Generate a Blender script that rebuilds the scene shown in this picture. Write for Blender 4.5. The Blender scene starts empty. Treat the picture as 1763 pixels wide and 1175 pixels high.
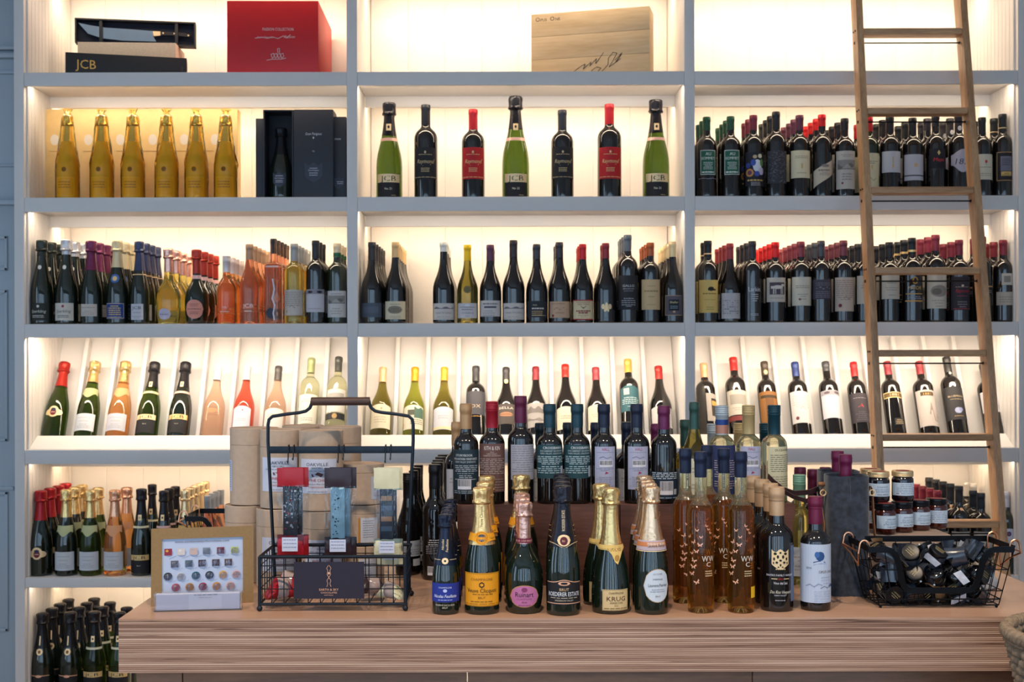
import bpy, bmesh, math, random
from mathutils import Vector, Matrix, noise as mnoise
random.seed(7)
SC = bpy.context.scene
COL = SC.collection
# ------------------------------------------------------------------ camera
F, CX, CY, ROLL = 2116.0, 865.0, 618.0, 0.0024      # focal length and principal point in pixels of 1763 x 1175
CZ = 1.40
cam_d = bpy.data.cameras.new('camera'); cam = bpy.data.objects.new('camera', cam_d); COL.objects.link(cam)
cam_d.sensor_width = 36.0; cam_d.lens = F * 36.0 / 1763.0
cam_d.shift_x = (881.5 - CX) / 1763.0; cam_d.shift_y = (CY - 587.5) / 1763.0
cam.matrix_world = Matrix.Translation((0, 0, CZ)) @ Matrix.Rotation(math.pi / 2, 4, 'X') @ Matrix.Rotation(-ROLL, 4, 'Z')
cam_d.clip_start = 0.05
cam_d.dof.use_dof = True; cam_d.dof.focus_distance = 2.5; cam_d.dof.aperture_fstop = 11.0
SC.camera = cam
# ------------------------------------------------------------------ exposure, world
SC.view_settings.view_transform = 'Standard'; SC.view_settings.look = 'None'
SC.view_settings.gamma = 1.0; SC.view_settings.use_curve_mapping = False
SC.view_settings.exposure = 0.05
SC.cycles.max_bounces = 9; SC.cycles.diffuse_bounces = 4; SC.cycles.glossy_bounces = 4; SC.cycles.transmission_bounces = 9; SC.cycles.transparent_max_bounces = 10
w = bpy.data.worlds.new('world'); SC.world = w; w.use_nodes = True
bg = w.node_tree.nodes['Background']; bg.inputs[0].default_value = (0.62, 0.78, 1.0, 1); bg.inputs[1].default_value = 1.0

def area(name, loc, rot, sx, sy, power, color, spread=180):
    l = bpy.data.lights.new(name, 'AREA'); l.shape = 'RECTANGLE'; l.size = sx; l.size_y = sy
    l.energy = power; l.color = color; l.spread = math.radians(spread)
    o = bpy.data.objects.new(name, l); COL.objects.link(o); o.location = loc; o.rotation_euler = rot
    return o
COOL = (0.50, 0.74, 1.0); WARM = (1.0, 0.81, 0.59); WIN_P, WIN_L = 9.2, 13
# daylight through the shop windows behind the photographer (eight narrow tall windows) and two in the side wall
WIN_REAR = [(-2.7, 0.27), (-1.75, 0.27), (-1.1, 0.27), (-0.3, 0.27), (0.45, 0.27), (1.1, 0.27), (1.9, 0.27), (2.75, 0.27)]
ROOM = dict(x0=-3.4, x1=3.4, y0=-1.5, y1=5.16, z1=3.08)
for wx, ww in WIN_REAR:
    area('window_daylight', (wx, ROOM['y0'] + 0.03, 1.55), (math.pi / 2, 0, 0), ww, 2.1, WIN_P, COOL)
for wy in (0.4, 2.2):
    area('window_daylight', (ROOM['x0'] + 0.03, wy, 1.55), (math.pi / 2, 0, -math.pi / 2), 0.8, 2.1, WIN_L, COOL)
# added warm fill spots at ceiling height, brightening the counter front and its bottles
for lx in (-1.3, 0.0, 1.3):
    l = bpy.data.lights.new('counter_fill_spot', 'SPOT'); l.energy = 120; l.color = (1.0, 0.80, 0.60); l.spot_size = math.radians(125); l.spot_blend = 0.8; l.shadow_soft_size = 0.06
    o = bpy.data.objects.new('counter_fill_spot', l); COL.objects.link(o); o.location = (lx, 1.3, ROOM['z1'] - 0.03)
LED_BACK, LED_FRONT = 2.05, 2.2

# ------------------------------------------------------------------ pixel -> world
def P(px, py, D):
    u, v = px - CX, py - CY
    u0, v0 = u - ROLL * v, v + ROLL * u
    return Vector((u0 * D / F, D, CZ - v0 * D / F))
def v0_of(px, py): return (py - CY) + ROLL * (px - CX)

# ------------------------------------------------------------------ colours and materials
def lin(h):
    h = h.lstrip('#'); r = [int(h[i:i + 2], 16) / 255 for i in (0, 2, 4)]
    return tuple(c / 12.92 if c <= .04045 else ((c + .055) / 1.055) ** 2.4 for c in r)
MATS = {}
def mat(key, color, rough=.5, metal=0., trans=0., ior=1.45, coat=0., noise=0., nscale=60., bump=0., sheen=0., stretch=(1, 1, 1), spec=None):
    if key in MATS: return MATS[key]
    m = bpy.data.materials.new(key); m.use_nodes = True; nt = m.node_tree; b = nt.nodes['Principled BSDF']
    c = lin(color) if isinstance(color, str) else color
    b.inputs['Base Color'].default_value = (*c, 1); b.inputs['Roughness'].default_value = rough
    b.inputs['Metallic'].default_value = metal; b.inputs['Transmission Weight'].default_value = trans
    b.inputs['IOR'].default_value = ior; b.inputs['Coat Weight'].default_value = coat
    if sheen: b.inputs['Sheen Weight'].default_value = sheen
    if spec is not None: b.inputs['Specular IOR Level'].default_value = spec
    if noise or bump:
        tc = nt.nodes.new('ShaderNodeTexCoord'); mp = nt.nodes.new('ShaderNodeMapping'); mp.inputs['Scale'].default_value = stretch
        n = nt.nodes.new('ShaderNodeTexNoise'); n.inputs['Scale'].default_value = nscale; n.inputs['Detail'].default_value = 6
        nt.links.new(tc.outputs['Object'], mp.inputs[0]); nt.links.new(mp.outputs[0], n.inputs['Vector'])
        if noise:
            r = nt.nodes.new('ShaderNodeValToRGB')
            r.color_ramp.elements[0].position = .3; r.color_ramp.elements[1].position = .7
            r.color_ramp.elements[0].color = (*[x * (1 - noise) for x in c], 1); r.color_ramp.elements[1].color = (*[min(1, x * (1 + noise)) for x in c], 1)
            nt.links.new(n.outputs[0], r.inputs[0]); nt.links.new(r.outputs[0], b.inputs['Base Color'])
        if bump:
            bp = nt.nodes.new('ShaderNodeBump'); bp.inputs['Strength'].default_value = bump; bp.inputs['Distance'].default_value = .002
            nt.links.new(n.outputs[0], bp.inputs['Height']); nt.links.new(bp.outputs[0], b.inputs['Normal'])
    MATS[key] = m; return m
METAL = {'vgold': ((.92, .60, .25), .3), 'peach': ((.88, .60, .38), .3), 'gold': ((.80, .56, .24), .32), 'pgold': ((.87, .64, .35), .35), 'copper': ((.85, .45, .28), .3), 'silver': ((.75, .76, .78), .3), 'bronze': ((.42, .27, .12), .4), 'rgold': ((.86, .50, .40), .3)}
def pm(c, kind='print'):
    if c in METAL: return mat('foil_' + c, METAL[c][0], METAL[c][1] + .08, .3)
    r = {'print': .65, 'foil': .38, 'wax': .25}[kind]
    return mat(kind + '_' + c, c, r)
def foilmat(c, crinkle=False):
    if crinkle: return mat('crinkled_foil_' + c, METAL[c][0] if c in METAL else c, .27, .85 if c in METAL else .45, bump=.55, nscale=130)
    if c in METAL: return mat('capsule_' + c, METAL[c][0], METAL[c][1] + .05, .8, bump=.12, nscale=220)
    return mat('capsule_' + c, c, .36, .25, bump=.06, nscale=200)
def wood(key, c1, c2, axis='x', scale=9., rough=.5, fine=.6):
    if key in MATS: return MATS[key]
    m = bpy.data.materials.new(key); m.use_nodes = True; nt = m.node_tree; b = nt.nodes['Principled BSDF']
    tc = nt.nodes.new('ShaderNodeTexCoord'); mp = nt.nodes.new('ShaderNodeMapping')
    s = {'x': (.12, 1, 1), 'y': (1, .12, 1), 'z': (1, 1, .12)}[axis]; mp.inputs['Scale'].default_value = s
    nt.links.new(tc.outputs['Object'], mp.inputs[0])
    n = nt.nodes.new('ShaderNodeTexNoise'); n.inputs['Scale'].default_value = scale * 4; n.inputs['Detail'].default_value = 8; n.inputs['Distortion'].default_value = .6
    n2 = nt.nodes.new('ShaderNodeTexNoise'); n2.inputs['Scale'].default_value = scale * 30; n2.inputs['Detail'].default_value = 3
    for q in (n, n2): nt.links.new(mp.outputs[0], q.inputs['Vector'])
    mx = nt.nodes.new('ShaderNodeMix'); mx.data_type = 'FLOAT'; mx.inputs[0].default_value = fine * .6
    nt.links.new(n.outputs[0], mx.inputs[2]); nt.links.new(n2.outputs[0], mx.inputs[3])
    r = nt.nodes.new('ShaderNodeValToRGB'); r.color_ramp.elements[0].position = .36; r.color_ramp.elements[1].position = .64
    r.color_ramp.elements[0].color = (*lin(c1), 1); r.color_ramp.elements[1].color = (*lin(c2), 1)
    nt.links.new(mx.outputs[0], r.inputs[0]); nt.links.new(r.outputs[0], b.inputs['Base Color']); b.inputs['Roughness'].default_value = rough
    bp = nt.nodes.new('ShaderNodeBump'); bp.inputs['Strength'].default_value = .15; bp.inputs['Distance'].default_value = .002
    nt.links.new(n2.outputs[0], bp.inputs['Height']); nt.links.new(bp.outputs[0], b.inputs['Normal'])
    MATS[key] = m; return m
def plyedge(key='plywood_edge'):
    """thin laminations: dark glue lines and plies of changing tone, with short dark voids along them"""
    if key in MATS: return MATS[key]
    m = bpy.data.materials.new(key); m.use_nodes = True; nt = m.node_tree; b = nt.nodes['Principled BSDF']; N, L = nt.nodes.new, nt.links.new
    tc = N('ShaderNodeTexCoord'); sx = N('ShaderNodeSeparateXYZ'); L(tc.outputs['Object'], sx.inputs[0])
    def mth(op, a, c=None):
        n = N('ShaderNodeMath'); n.operation = op
        if hasattr(a, 'default_value'): L(a, n.inputs[0])
        else: n.inputs[0].default_value = a
        if c is not None:
            if hasattr(c, 'default_value'): L(c, n.inputs[1])
            else: n.inputs[1].default_value = c
        return n.outputs[0]
    mpw = N('ShaderNodeMapping'); mpw.inputs['Scale'].default_value = (1.2, 1.2, 6); L(tc.outputs['Object'], mpw.inputs[0])
    wv = N('ShaderNodeTexNoise'); wv.inputs['Scale'].default_value = 1.; L(mpw.outputs[0], wv.inputs['Vector'])
    zz = mth('ADD', mth('MULTIPLY', sx.outputs['Z'], 250.), mth('MULTIPLY', wv.outputs[0], 1.1))
    fr = mth('FRACT', zz); lay = mth('FLOOR', zz); wn = N('ShaderNodeTexWhiteNoise'); wn.noise_dimensions = '1D'; L(lay, wn.inputs['W'])
    mp2 = N('ShaderNodeMapping'); mp2.inputs['Scale'].default_value = (5., 5., 250); L(tc.outputs['Object'], mp2.inputs[0])
    n2 = N('ShaderNodeTexNoise'); n2.inputs['Scale'].default_value = 1.; n2.inputs['Detail'].default_value = 5; L(mp2.outputs[0], n2.inputs['Vector'])
    tone = mth('ADD', mth('MULTIPLY', wn.outputs['Value'], .35), mth('MULTIPLY', n2.outputs[0], .62))
    r = N('ShaderNodeValToRGB'); e = r.color_ramp.elements; e[0].position = .22; e[0].color = (*lin('75523f'), 1); e[1].position = .75; e[1].color = (*lin('d2b098'), 1); x = e.new(.45); x.color = (*lin('a5806a'), 1); L(tone, r.inputs[0])
    g = N('ShaderNodeValToRGB'); ge = g.color_ramp.elements; ge[0].position = .0; ge[0].color = (.22, .20, .19, 1); ge[1].position = .34; ge[1].color = (1, 1, 1, 1); L(fr, g.inputs[0])
    v = N('ShaderNodeValToRGB'); ve = v.color_ramp.elements; ve[0].position = .30; ve[0].color = (.35, .3, .28, 1); ve[1].position = .36; ve[1].color = (1, 1, 1, 1); L(n2.outputs[0], v.inputs[0])
    def mul(a, c):
        mx = N('ShaderNodeMix'); mx.data_type = 'RGBA'; mx.blend_type = 'MULTIPLY'; mx.inputs[0].default_value = 1; L(a, mx.inputs[6]); L(c, mx.inputs[7]); return mx.outputs[2]
    L(mul(mul(r.outputs[0], g.outputs[0]), v.outputs[0]), b.inputs['Base Color']); b.inputs['Roughness'].default_value = .55
    bp = N('ShaderNodeBump'); bp.inputs['Strength'].default_value = .25; bp.inputs['Distance'].default_value = .001; L(g.outputs[0], bp.inputs['Height']); L(bp.outputs[0], b.inputs['Normal'])
    MATS[key] = m; return m
def film(key, tint, gloss=.3, rough=.12, bstr=.7, nsc=55):
    if key in MATS: return MATS[key]
    m = bpy.data.materials.new(key); m.use_nodes = True; nt = m.node_tree; nt.nodes.clear()
    o = nt.nodes.new('ShaderNodeOutputMaterial'); t = nt.nodes.new('ShaderNodeBsdfTransparent'); g = nt.nodes.new('ShaderNodeBsdfGlossy'); mx = nt.nodes.new('ShaderNodeMixShader')
    t.inputs[0].default_value = (*tint, 1); g.inputs['Color'].default_value = (.9, .9, .9, 1); g.inputs['Roughness'].default_value = rough
    lw = nt.nodes.new('ShaderNodeLayerWeight'); lw.inputs[0].default_value = gloss
    tc = nt.nodes.new('ShaderNodeTexCoord'); n = nt.nodes.new('ShaderNodeTexNoise'); n.inputs['Scale'].default_value = nsc; n.inputs['Detail'].default_value = 3
    bp = nt.nodes.new('ShaderNodeBump'); bp.inputs['Strength'].default_value = bstr; bp.inputs['Distance'].default_value = .006
    nt.links.new(tc.outputs['Object'], n.inputs['Vector']); nt.links.new(n.outputs[0], bp.inputs['Height'])
    nt.links.new(bp.outputs[0], g.inputs['Normal']); nt.links.new(bp.outputs[0], lw.inputs['Normal'])
    nt.links.new(lw.outputs['Fresnel'], mx.inputs[0]); nt.links.new(t.outputs[0], mx.inputs[1]); nt.links.new(g.outputs[0], mx.inputs[2]); nt.links.new(mx.outputs[0], o.inputs[0])
    MATS[key] = m; return m
def emis(key, c, s):
    if key in MATS: return MATS[key]
    m = bpy.data.materials.new(key); m.use_nodes = True; b = m.node_tree.nodes['Principled BSDF']
    b.inputs['Base Color'].default_value = (*c, 1); b.inputs['Emission Color'].default_value = (*c, 1); b.inputs['Emission Strength'].default_value = s
    MATS[key] = m; return m
PAINT = mat('white_paint', '#dad6d3', .45, noise=.012, nscale=14, bump=.05)
GLASS = {
    'dark': mat('glass_dark_red_wine', (.006, .005, .005), .035, spec=1.0),
    'dkgreen': mat('glass_dark_green', (.008, .016, .006), .035, spec=1.0),
    'champ': mat('glass_champagne_black', (.006, .011, .006), .035, spec=1.0),
    'green': mat('glass_green', (.085, .15, .015), .03, trans=.93, ior=1.42),
    'olive': mat('glass_olive', (.34, .29, .05), .03, trans=.93, ior=1.42),
    'lime': mat('glass_lime', (.50, .52, .07), .03, trans=.93, ior=1.42),
    'rose': mat('glass_rose', (.99, .46, .25), .03, trans=.9, ior=1.42),
    'drose': mat('glass_deep_rose', (.93, .17, .10), .03, trans=.9, ior=1.42),
    'prose': mat('glass_pale_rose', (.97, .66, .47), .03, trans=.9, ior=1.42),
    'orose': mat('glass_orange_rose', (.99, .49, .17), .03, trans=.9, ior=1.42),
    'yellow': mat('glass_yellow', (.99, .82, .24), .03, trans=.92, ior=1.42),
    'white': mat('glass_white_wine', (.93, .91, .60), .03, trans=.93, ior=1.42),
    'amber': mat('glass_amber', (.60, .25, .035), .02, trans=.95, ior=1.42),
    'clear': mat('glass_clear', (.97, .97, .95), .02, trans=.97, ior=1.42),
    'golden': mat('glass_golden', (1.0, .60, .10), .06, trans=.25, ior=1.42),
}

# ------------------------------------------------------------------ mesh building
class MB:
    def __init__(s): s.v = []; s.f = []; s.mi = []; s.mats = []
    def m(s, material):
        if material not in s.mats: s.mats.append(material)
        return s.mats.index(material)
    def add(s, verts, faces, mi=0):
        b = len(s.v); s.v += [tuple(x) for x in verts]; s.f += [tuple(i + b for i in f) for f in faces]; s.mi += [mi] * len(faces)
    def box(s, x0, y0, z0, x1, y1, z1, mi=0, T=None):
        vs = [Vector(p) for p in ((x0, y0, z0), (x1, y0, z0), (x1, y1, z0), (x0, y1, z0), (x0, y0, z1), (x1, y0, z1), (x1, y1, z1), (x0, y1, z1))]
        if T: vs = [T @ p for p in vs]
        s.add(vs, [(0, 3, 2, 1), (4, 5, 6, 7), (0, 1, 5, 4), (1, 2, 6, 5), (2, 3, 7, 6), (3, 0, 4, 7)], mi)
    def tube(s, pts, r, n=8, mi=0, closed=False, caps=True):
        pts = [Vector(p) for p in pts]; N = len(pts); rings = []; up = None
        for i, p in enumerate(pts):
            if closed: t = pts[(i + 1) % N] - pts[i - 1]
            else: t = pts[min(i + 1, N - 1)] - pts[max(i - 1, 0)]
            t.normalize()
            if up is None: up = Vector((0, 0, 1)) if abs(t.z) < .9 else Vector((1, 0, 0))
            a = up - t * up.dot(t)
            if a.length < 1e-5: a = t.orthogonal()
            a.normalize(); b = t.cross(a); up = a
            rr = r[i] if isinstance(r, (list, tuple)) else r
            rings.append([p + (a * math.cos(k * 2 * math.pi / n) + b * math.sin(k * 2 * math.pi / n)) * rr for k in range(n)])
        vs = [q for ring in rings for q in ring]; fs = []
        for i in range(N if closed else N - 1):
            j = (i + 1) % N
            for k in range(n): fs.append((i * n + k, i * n + (k + 1) % n, j * n + (k + 1) % n, j * n + k))
        if caps and not closed: fs += [tuple(range(n - 1, -1, -1)), tuple(range((N - 1) * n, N * n))]
        s.add(vs, fs, mi)
    def lathe(s, prof, n=32, mi=0, fn=None, cap0=True, cap1=True, sq=None, off=(0, 0, 0)):
        vs = []; N = len(prof)
        for (r, z) in prof:
            for k in range(n):
                a = 2 * math.pi * k / n; rr = r
                if sq: c_, s_ = abs(math.cos(a)), abs(math.sin(a)); rr = r * (c_ ** sq + s_ ** sq) ** (-1 / sq)
                if fn: rr = fn(rr, z, a)
                vs.append((off[0] + rr * math.sin(a), off[1] - rr * math.cos(a), off[2] + z))
        fs = []
        for i in range(N - 1):
            for k in range(n): fs.append((i * n + k, i * n + (k + 1) % n, (i + 1) * n + (k + 1) % n, (i + 1) * n + k))
        if cap0: fs.append(tuple(range(n - 1, -1, -1)))
        if cap1: fs.append(tuple(range((N - 1) * n, N * n)))
        s.add(vs, fs, mi)
    def ball(s, c, r, n=12, mi=0, sc=(1, 1, 1)):
        prof = [(r * math.sin(math.pi * i / n), -r * math.cos(math.pi * i / n)) for i in range(n + 1)]
        prof[0] = (1e-5, -r); prof[-1] = (1e-5, r)
        b = MB(); b.lathe(prof, n * 2); s.add([(c[0] + p[0] * sc[0], c[1] + p[1] * sc[1], c[2] + p[2] * sc[2]) for p in b.v], b.f, mi)
    def mesh(s, name, mats=None, smooth=35, bev=0, T=None):
        me = bpy.data.meshes.new(name)
        vs = [T @ Vector(p) for p in s.v] if T else s.v
        me.from_pydata([tuple(p) for p in vs], [], s.f)
        for m_ in (mats or s.mats): me.materials.append(m_)
        if len(me.polygons) == len(s.mi): me.polygons.foreach_set('material_index', s.mi)
        if bev:
            bm = bmesh.new(); bm.from_mesh(me)
            ed = [e for e in bm.edges if len(e.link_faces) == 2 and e.calc_face_angle(0) > .5]
            bmesh.ops.bevel(bm, geom=ed, offset=bev, segments=2, profile=.6, affect='EDGES'); bm.to_mesh(me); bm.free()
        if smooth:
            me.polygons.foreach_set('use_smooth', [True] * len(me.polygons)); me.set_sharp_from_angle(angle=math.radians(smooth))
        me.update(); return me
    def build(s, name, material=None, parent=None, smooth=35, bev=0, T=None):
        mats = [material] if material is not None and not isinstance(material, list) else material
        return link(name, s.mesh(name, mats, smooth, bev, T), parent)
def link(name, me, parent=None):
    o = bpy.data.objects.new(name, me); COL.objects.link(o)
    if parent is not None: o.parent = parent
    return o
def empty(name, loc=(0, 0, 0), rot=(0, 0, 0), label=None, cat=None, group=None):
    o = bpy.data.objects.new(name, None); COL.objects.link(o); o.location = loc; o.rotation_euler = rot; o.empty_display_size = .05
    return tag(o, label, cat, group)
def tag(o, label=None, cat=None, group=None, kind=None):
    if label: o['label'] = label
    if cat: o['category'] = cat
    if group: o['group'] = group
    if kind: o['kind'] = kind
    return o
def abox(name, a, b, material, parent=None, bev=0.0015):
    """a box between two corner points, its origin at the middle of its base"""
    c = [(a[i] + b[i]) / 2 for i in range(3)]; c[2] = min(a[2], b[2]); h = [abs(a[i] - b[i]) / 2 for i in range(3)]
    m = MB(); m.box(-h[0], -h[1], 0, h[0], h[1], h[2] * 2); o = m.build(name, material, parent, bev=bev, smooth=30); o.location = c; return o

# ------------------------------------------------------------------ flat print (labels, lettering)
TXT = {}
def textmesh(s):
    if s in TXT: return TXT[s]
    cu = bpy.data.curves.new('t', 'FONT'); cu.body = s; cu.resolution_u = 2; cu.align_x = 'CENTER'
    ob = bpy.data.objects.new('t', cu); me = ob.to_mesh()
    vs = [(v.co.x, v.co.y) for v in me.vertices]; fs = [tuple(p.vertices) for p in me.polygons]
    ob.to_mesh_clear(); bpy.data.objects.remove(ob); bpy.data.curves.remove(cu)
    if vs:
        x0 = min(v[0] for v in vs); x1 = max(v[0] for v in vs); vs = [(x - (x0 + x1) / 2, y) for x, y in vs]; w_ = x1 - x0
    else: w_ = 1
    TXT[s] = (vs, fs, w_); return TXT[s]
def ell(cx, cy, a, b): return ('S', cx - a, cx + a, lambda x: cy - b * math.sqrt(max(0, 1 - ((x - cx) / a) ** 2)), lambda x: cy + b * math.sqrt(max(0, 1 - ((x - cx) / a) ** 2)))
def draw(mb, e, wrap, layer, step=6.):
    """one element of a print; mm units, x across, y up; wrap(x, y, off) gives the point on the thing"""
    k = e[0]; off = .0004 + .00014 * layer
    if k == 'E': e = ell(*e[1:5]) + (e[5],); k = 'S'
    if k == 'R': x0, y0, x1, y1 = e[1:5]; e = ('S', x0, x1, (lambda x, y0=y0: y0), (lambda x, y1=y1: y1), e[5]); k = 'S'
    if k == 'S':
        x0, x1, fb, ft, c = e[1:6]; mi = mb.m(pm(c)); nx = max(1, math.ceil((x1 - x0) / step))
        if len(e) > 6: nx = max(nx, e[6])
        hh = max(ft((x0 + x1) / 2) - fb((x0 + x1) / 2), .1); ny = max(1, math.ceil(hh / (step * 1.6)))
        if fb(x0) != fb((x0 + x1) / 2): nx = max(nx, 10)
        vs = []
        for i in range(nx + 1):
            x = x0 + (x1 - x0) * i / nx; a, b = fb(x), ft(x)
            for j in range(ny + 1): vs.append(wrap(x, a + (b - a) * j / ny, off))
        fs = [(i * (ny + 1) + j, (i + 1) * (ny + 1) + j, (i + 1) * (ny + 1) + j + 1, i * (ny + 1) + j + 1) for i in range(nx) for j in range(ny)]
        mb.add(vs, fs, mi)
    elif k == 'T':
        s, cx, cy, h, c = e[1:6]; mw = e[6] if len(e) > 6 else None; sh = e[7] if len(e) > 7 else 0; rot = e[8] if len(e) > 8 else 0
        vs, fs, w_ = textmesh(s); sc = h / .70; sx = sc
        if mw: sx = mw / max(w_, .01)
        mi = mb.m(pm(c)); out = []
        for x, y in vs:
            x, y = x * sx + sh * y * sc, y * sc
            if rot: x, y = x * math.cos(rot) - y * math.sin(rot), x * math.sin(rot) + y * math.cos(rot)
            out.append(wrap(cx + x, cy + y, off))
        mb.add(out, fs, mi)
    elif k == 'L':                                  # a block of fine print, broken into words
        x0, x1, yt, n, dy, c = e[1:7]; th = e[7] if len(e) > 7 else dy * .38; rn = random.Random(int(x0 * 13 + yt * 7 + n))
        for i in range(n):
            y = yt - i * dy; x = x0 + (rn.uniform(0, .25) * (x1 - x0) if n > 1 and rn.random() < .3 else 0); xe = x1 - (x - x0)
            while x < xe - .5:
                w_ = min(rn.uniform(.08, .22) * (x1 - x0) + .5, xe - x); draw(mb, ('R', x, y - th, x + w_, y, c), wrap, layer, step); x += w_ + (x1 - x0) * .03 + .3
    elif k == 'O':                                  # frame
        x0, y0, x1, y1, t, c = e[1:7]
        for q in ((x0, y0, x1, y0 + t), (x0, y1 - t, x1, y1), (x0, y0, x0 + t, y1), (x1 - t, y0, x1, y1)): draw(mb, ('R', *q, c), wrap, layer, step)
    elif k == 'B':                                  # barcode
        x0, y0, x1, y1 = e[1:5]; draw(mb, ('R', x0, y0, x1, y1, 'd8d8e0'), wrap, layer, step); rn = random.Random(int(x0 + y0)); x = x0 + 1
        while x < x1 - 1.5:
            b = rn.uniform(.3, .9); draw(mb, ('R', x, y0 + (y1 - y0) * .3, x + b, y1 - 1, '1c1c22'), wrap, layer + 1, step); x += b + rn.uniform(.4, .9)
    elif k == 'P':
        pts, c = e[1:3]; mb.add([wrap(x, y, off) for x, y in pts], [tuple(range(len(pts)))], mb.m(pm(c)))
    elif k == 'K':                                  # stroke along a polyline
        pts, t, c = e[1:4]; mi = mb.m(pm(c))
        for (xa, ya), (xb, yb) in zip(pts[:-1], pts[1:]):
            d = math.hypot(xb - xa, yb - ya) or 1; nx_, ny_ = -(yb - ya) / d * t / 2, (xb - xa) / d * t / 2
            ex, ey = (xb - xa) / d * t * .3, (yb - ya) / d * t * .3
            mb.add([wrap(xa - nx_ - ex, ya - ny_ - ey, off), wrap(xb - nx_ + ex, yb - ny_ + ey, off), wrap(xb + nx_ + ex, yb + ny_ + ey, off), wrap(xa + nx_ - ex, ya + ny_ - ey, off)], [(0, 1, 2, 3)], mi)
def drawall(mb, els, wrap, layer0=0):
    for i, e in enumerate(els): draw(mb, e, wrap, layer0 + min(i, 9))
def flatwrap(M): return lambda x, y, off: M @ Vector((x / 1000, -off, y / 1000))
def flatprint(name, els, M, parent, layer0=0):
    mb = MB(); drawall(mb, els, flatwrap(M), layer0); return tag(mb.build(name, None, parent, smooth=0), kind='stuff')

# ------------------------------------------------------------------ bottles
BORD = [(0, 1), (.635, 1), (.66, .985), (.685, .93), (.71, .82), (.73, .67), (.745, .54), (.757, .45), (.772, .395), (.80, .375), (1, .365)]
HALF = [(0, 1), (.575, 1), (.60, .985), (.625, .94), (.65, .84), (.668, .72), (.682, .60), (.695, .51), (.71, .465), (.74, .45), (1, .44)]
BURG = [(0, 1), (.40, 1), (.45, .98), (.50, .905), (.55, .78), (.60, .635), (.65, .515), (.70, .43), (.75, .375), (.81, .345), (1, .325)]
CHAM = [(0, 1), (.33, 1), (.40, .975), (.47, .90), (.54, .775), (.61, .64), (.68, .53), (.75, .455), (.82, .405), (.86, .385), (.95, .37)]
RUIN = [(0, .84), (.06, .89), (.14, .955), (.22, .99), (.30, 1), (.36, .975), (.42, .90), (.47, .79), (.52, .63), (.56, .48), (.60, .38), (.66, .34), (.84, .325), (.95, .32)]
KRUG = [(0, .97), (.08, 1), (.17, 1), (.26, .965), (.35, .875), (.44, .74), (.53, .59), (.61, .475), (.69, .405), (.78, .36), (.86, .345), (.95, .34)]
FLUT = [(0, 1), (.61, 1), (.63, .985), (.65, .92), (.67, .79), (.69, .63), (.71, .50), (.728, .455), (.76, .44), (1, .44)]
SQAT = [(0, .95), (.03, 1), (.46, 1), (.52, .97), (.57, .89), (.61, .76), (.645, .60), (.675, .47), (.70, .40), (.74, .37), (1, .36)]
WAIS = [(0, 1), (.05, 1.0), (.2, .93), (.35, .97), (.45, .985), (.52, .92), (.60, .75), (.68, .56), (.75, .43), (.81, .37), (1, .35)]
SQUA = [(0, 1), (.68, 1), (.70, .97), (.715, .85), (.722, .60), (.73, .40), (.76, .37), (1, .36)]
SHAPES = dict(bord=BORD, half=HALF, burg=BURG, champ=CHAM, ruin=RUIN, krug=KRUG, flute=FLUT, squat=SQAT, waist=WAIS, square=SQUA)
FIZZ = ('champ', 'ruin', 'krug')
def radf(shape, H, R):
    pts = SHAPES[shape]
    def f(z):
        t = z / H
        for (a, ra), (b, rb) in zip(pts[:-1], pts[1:]):
            if t <= b: return R * (ra + (rb - ra) * max(0, (t - a)) / (b - a))
        return R * pts[-1][1]
    return f
BC = {}
def body_mesh(shape, H, R, glass, n):
    k = ('b', shape, H, R, glass, n)
    if k in BC: return BC[k]
    pts = SHAPES[shape]; pr = [(R * .02, .012), (R * .45, .009), (R * .70, .002), (R * .86 * pts[0][1], 0), (R * .96 * pts[0][1], .0012), (R * pts[0][1] * .995, .005)]
    f = radf(shape, H, R)
    zs = [.010] + [t * H for t, _ in pts[1:-1]]; top = (.93 if shape in FIZZ else .985) * H
    for z in zs:
        if z > pr[-1][1] + .001 and z < top: pr.append((f(z), z))
    pr.append((f(top), top))
    sq = 5. if shape == 'square' else None
    m = MB(); m.lathe(pr, n, sq=sq); mats = [GLASS[glass]]
    if shape == 'flute':                                           # the wine stops in the shoulder, the neck above is empty glass
        mats.append(GLASS['white']); m.mi = [1 if min(m.v[i][2] for i in fc) > .668 * H else 0 for fc in m.f]
    BC[k] = m.mesh('body', mats, 50); return BC[k]
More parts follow.
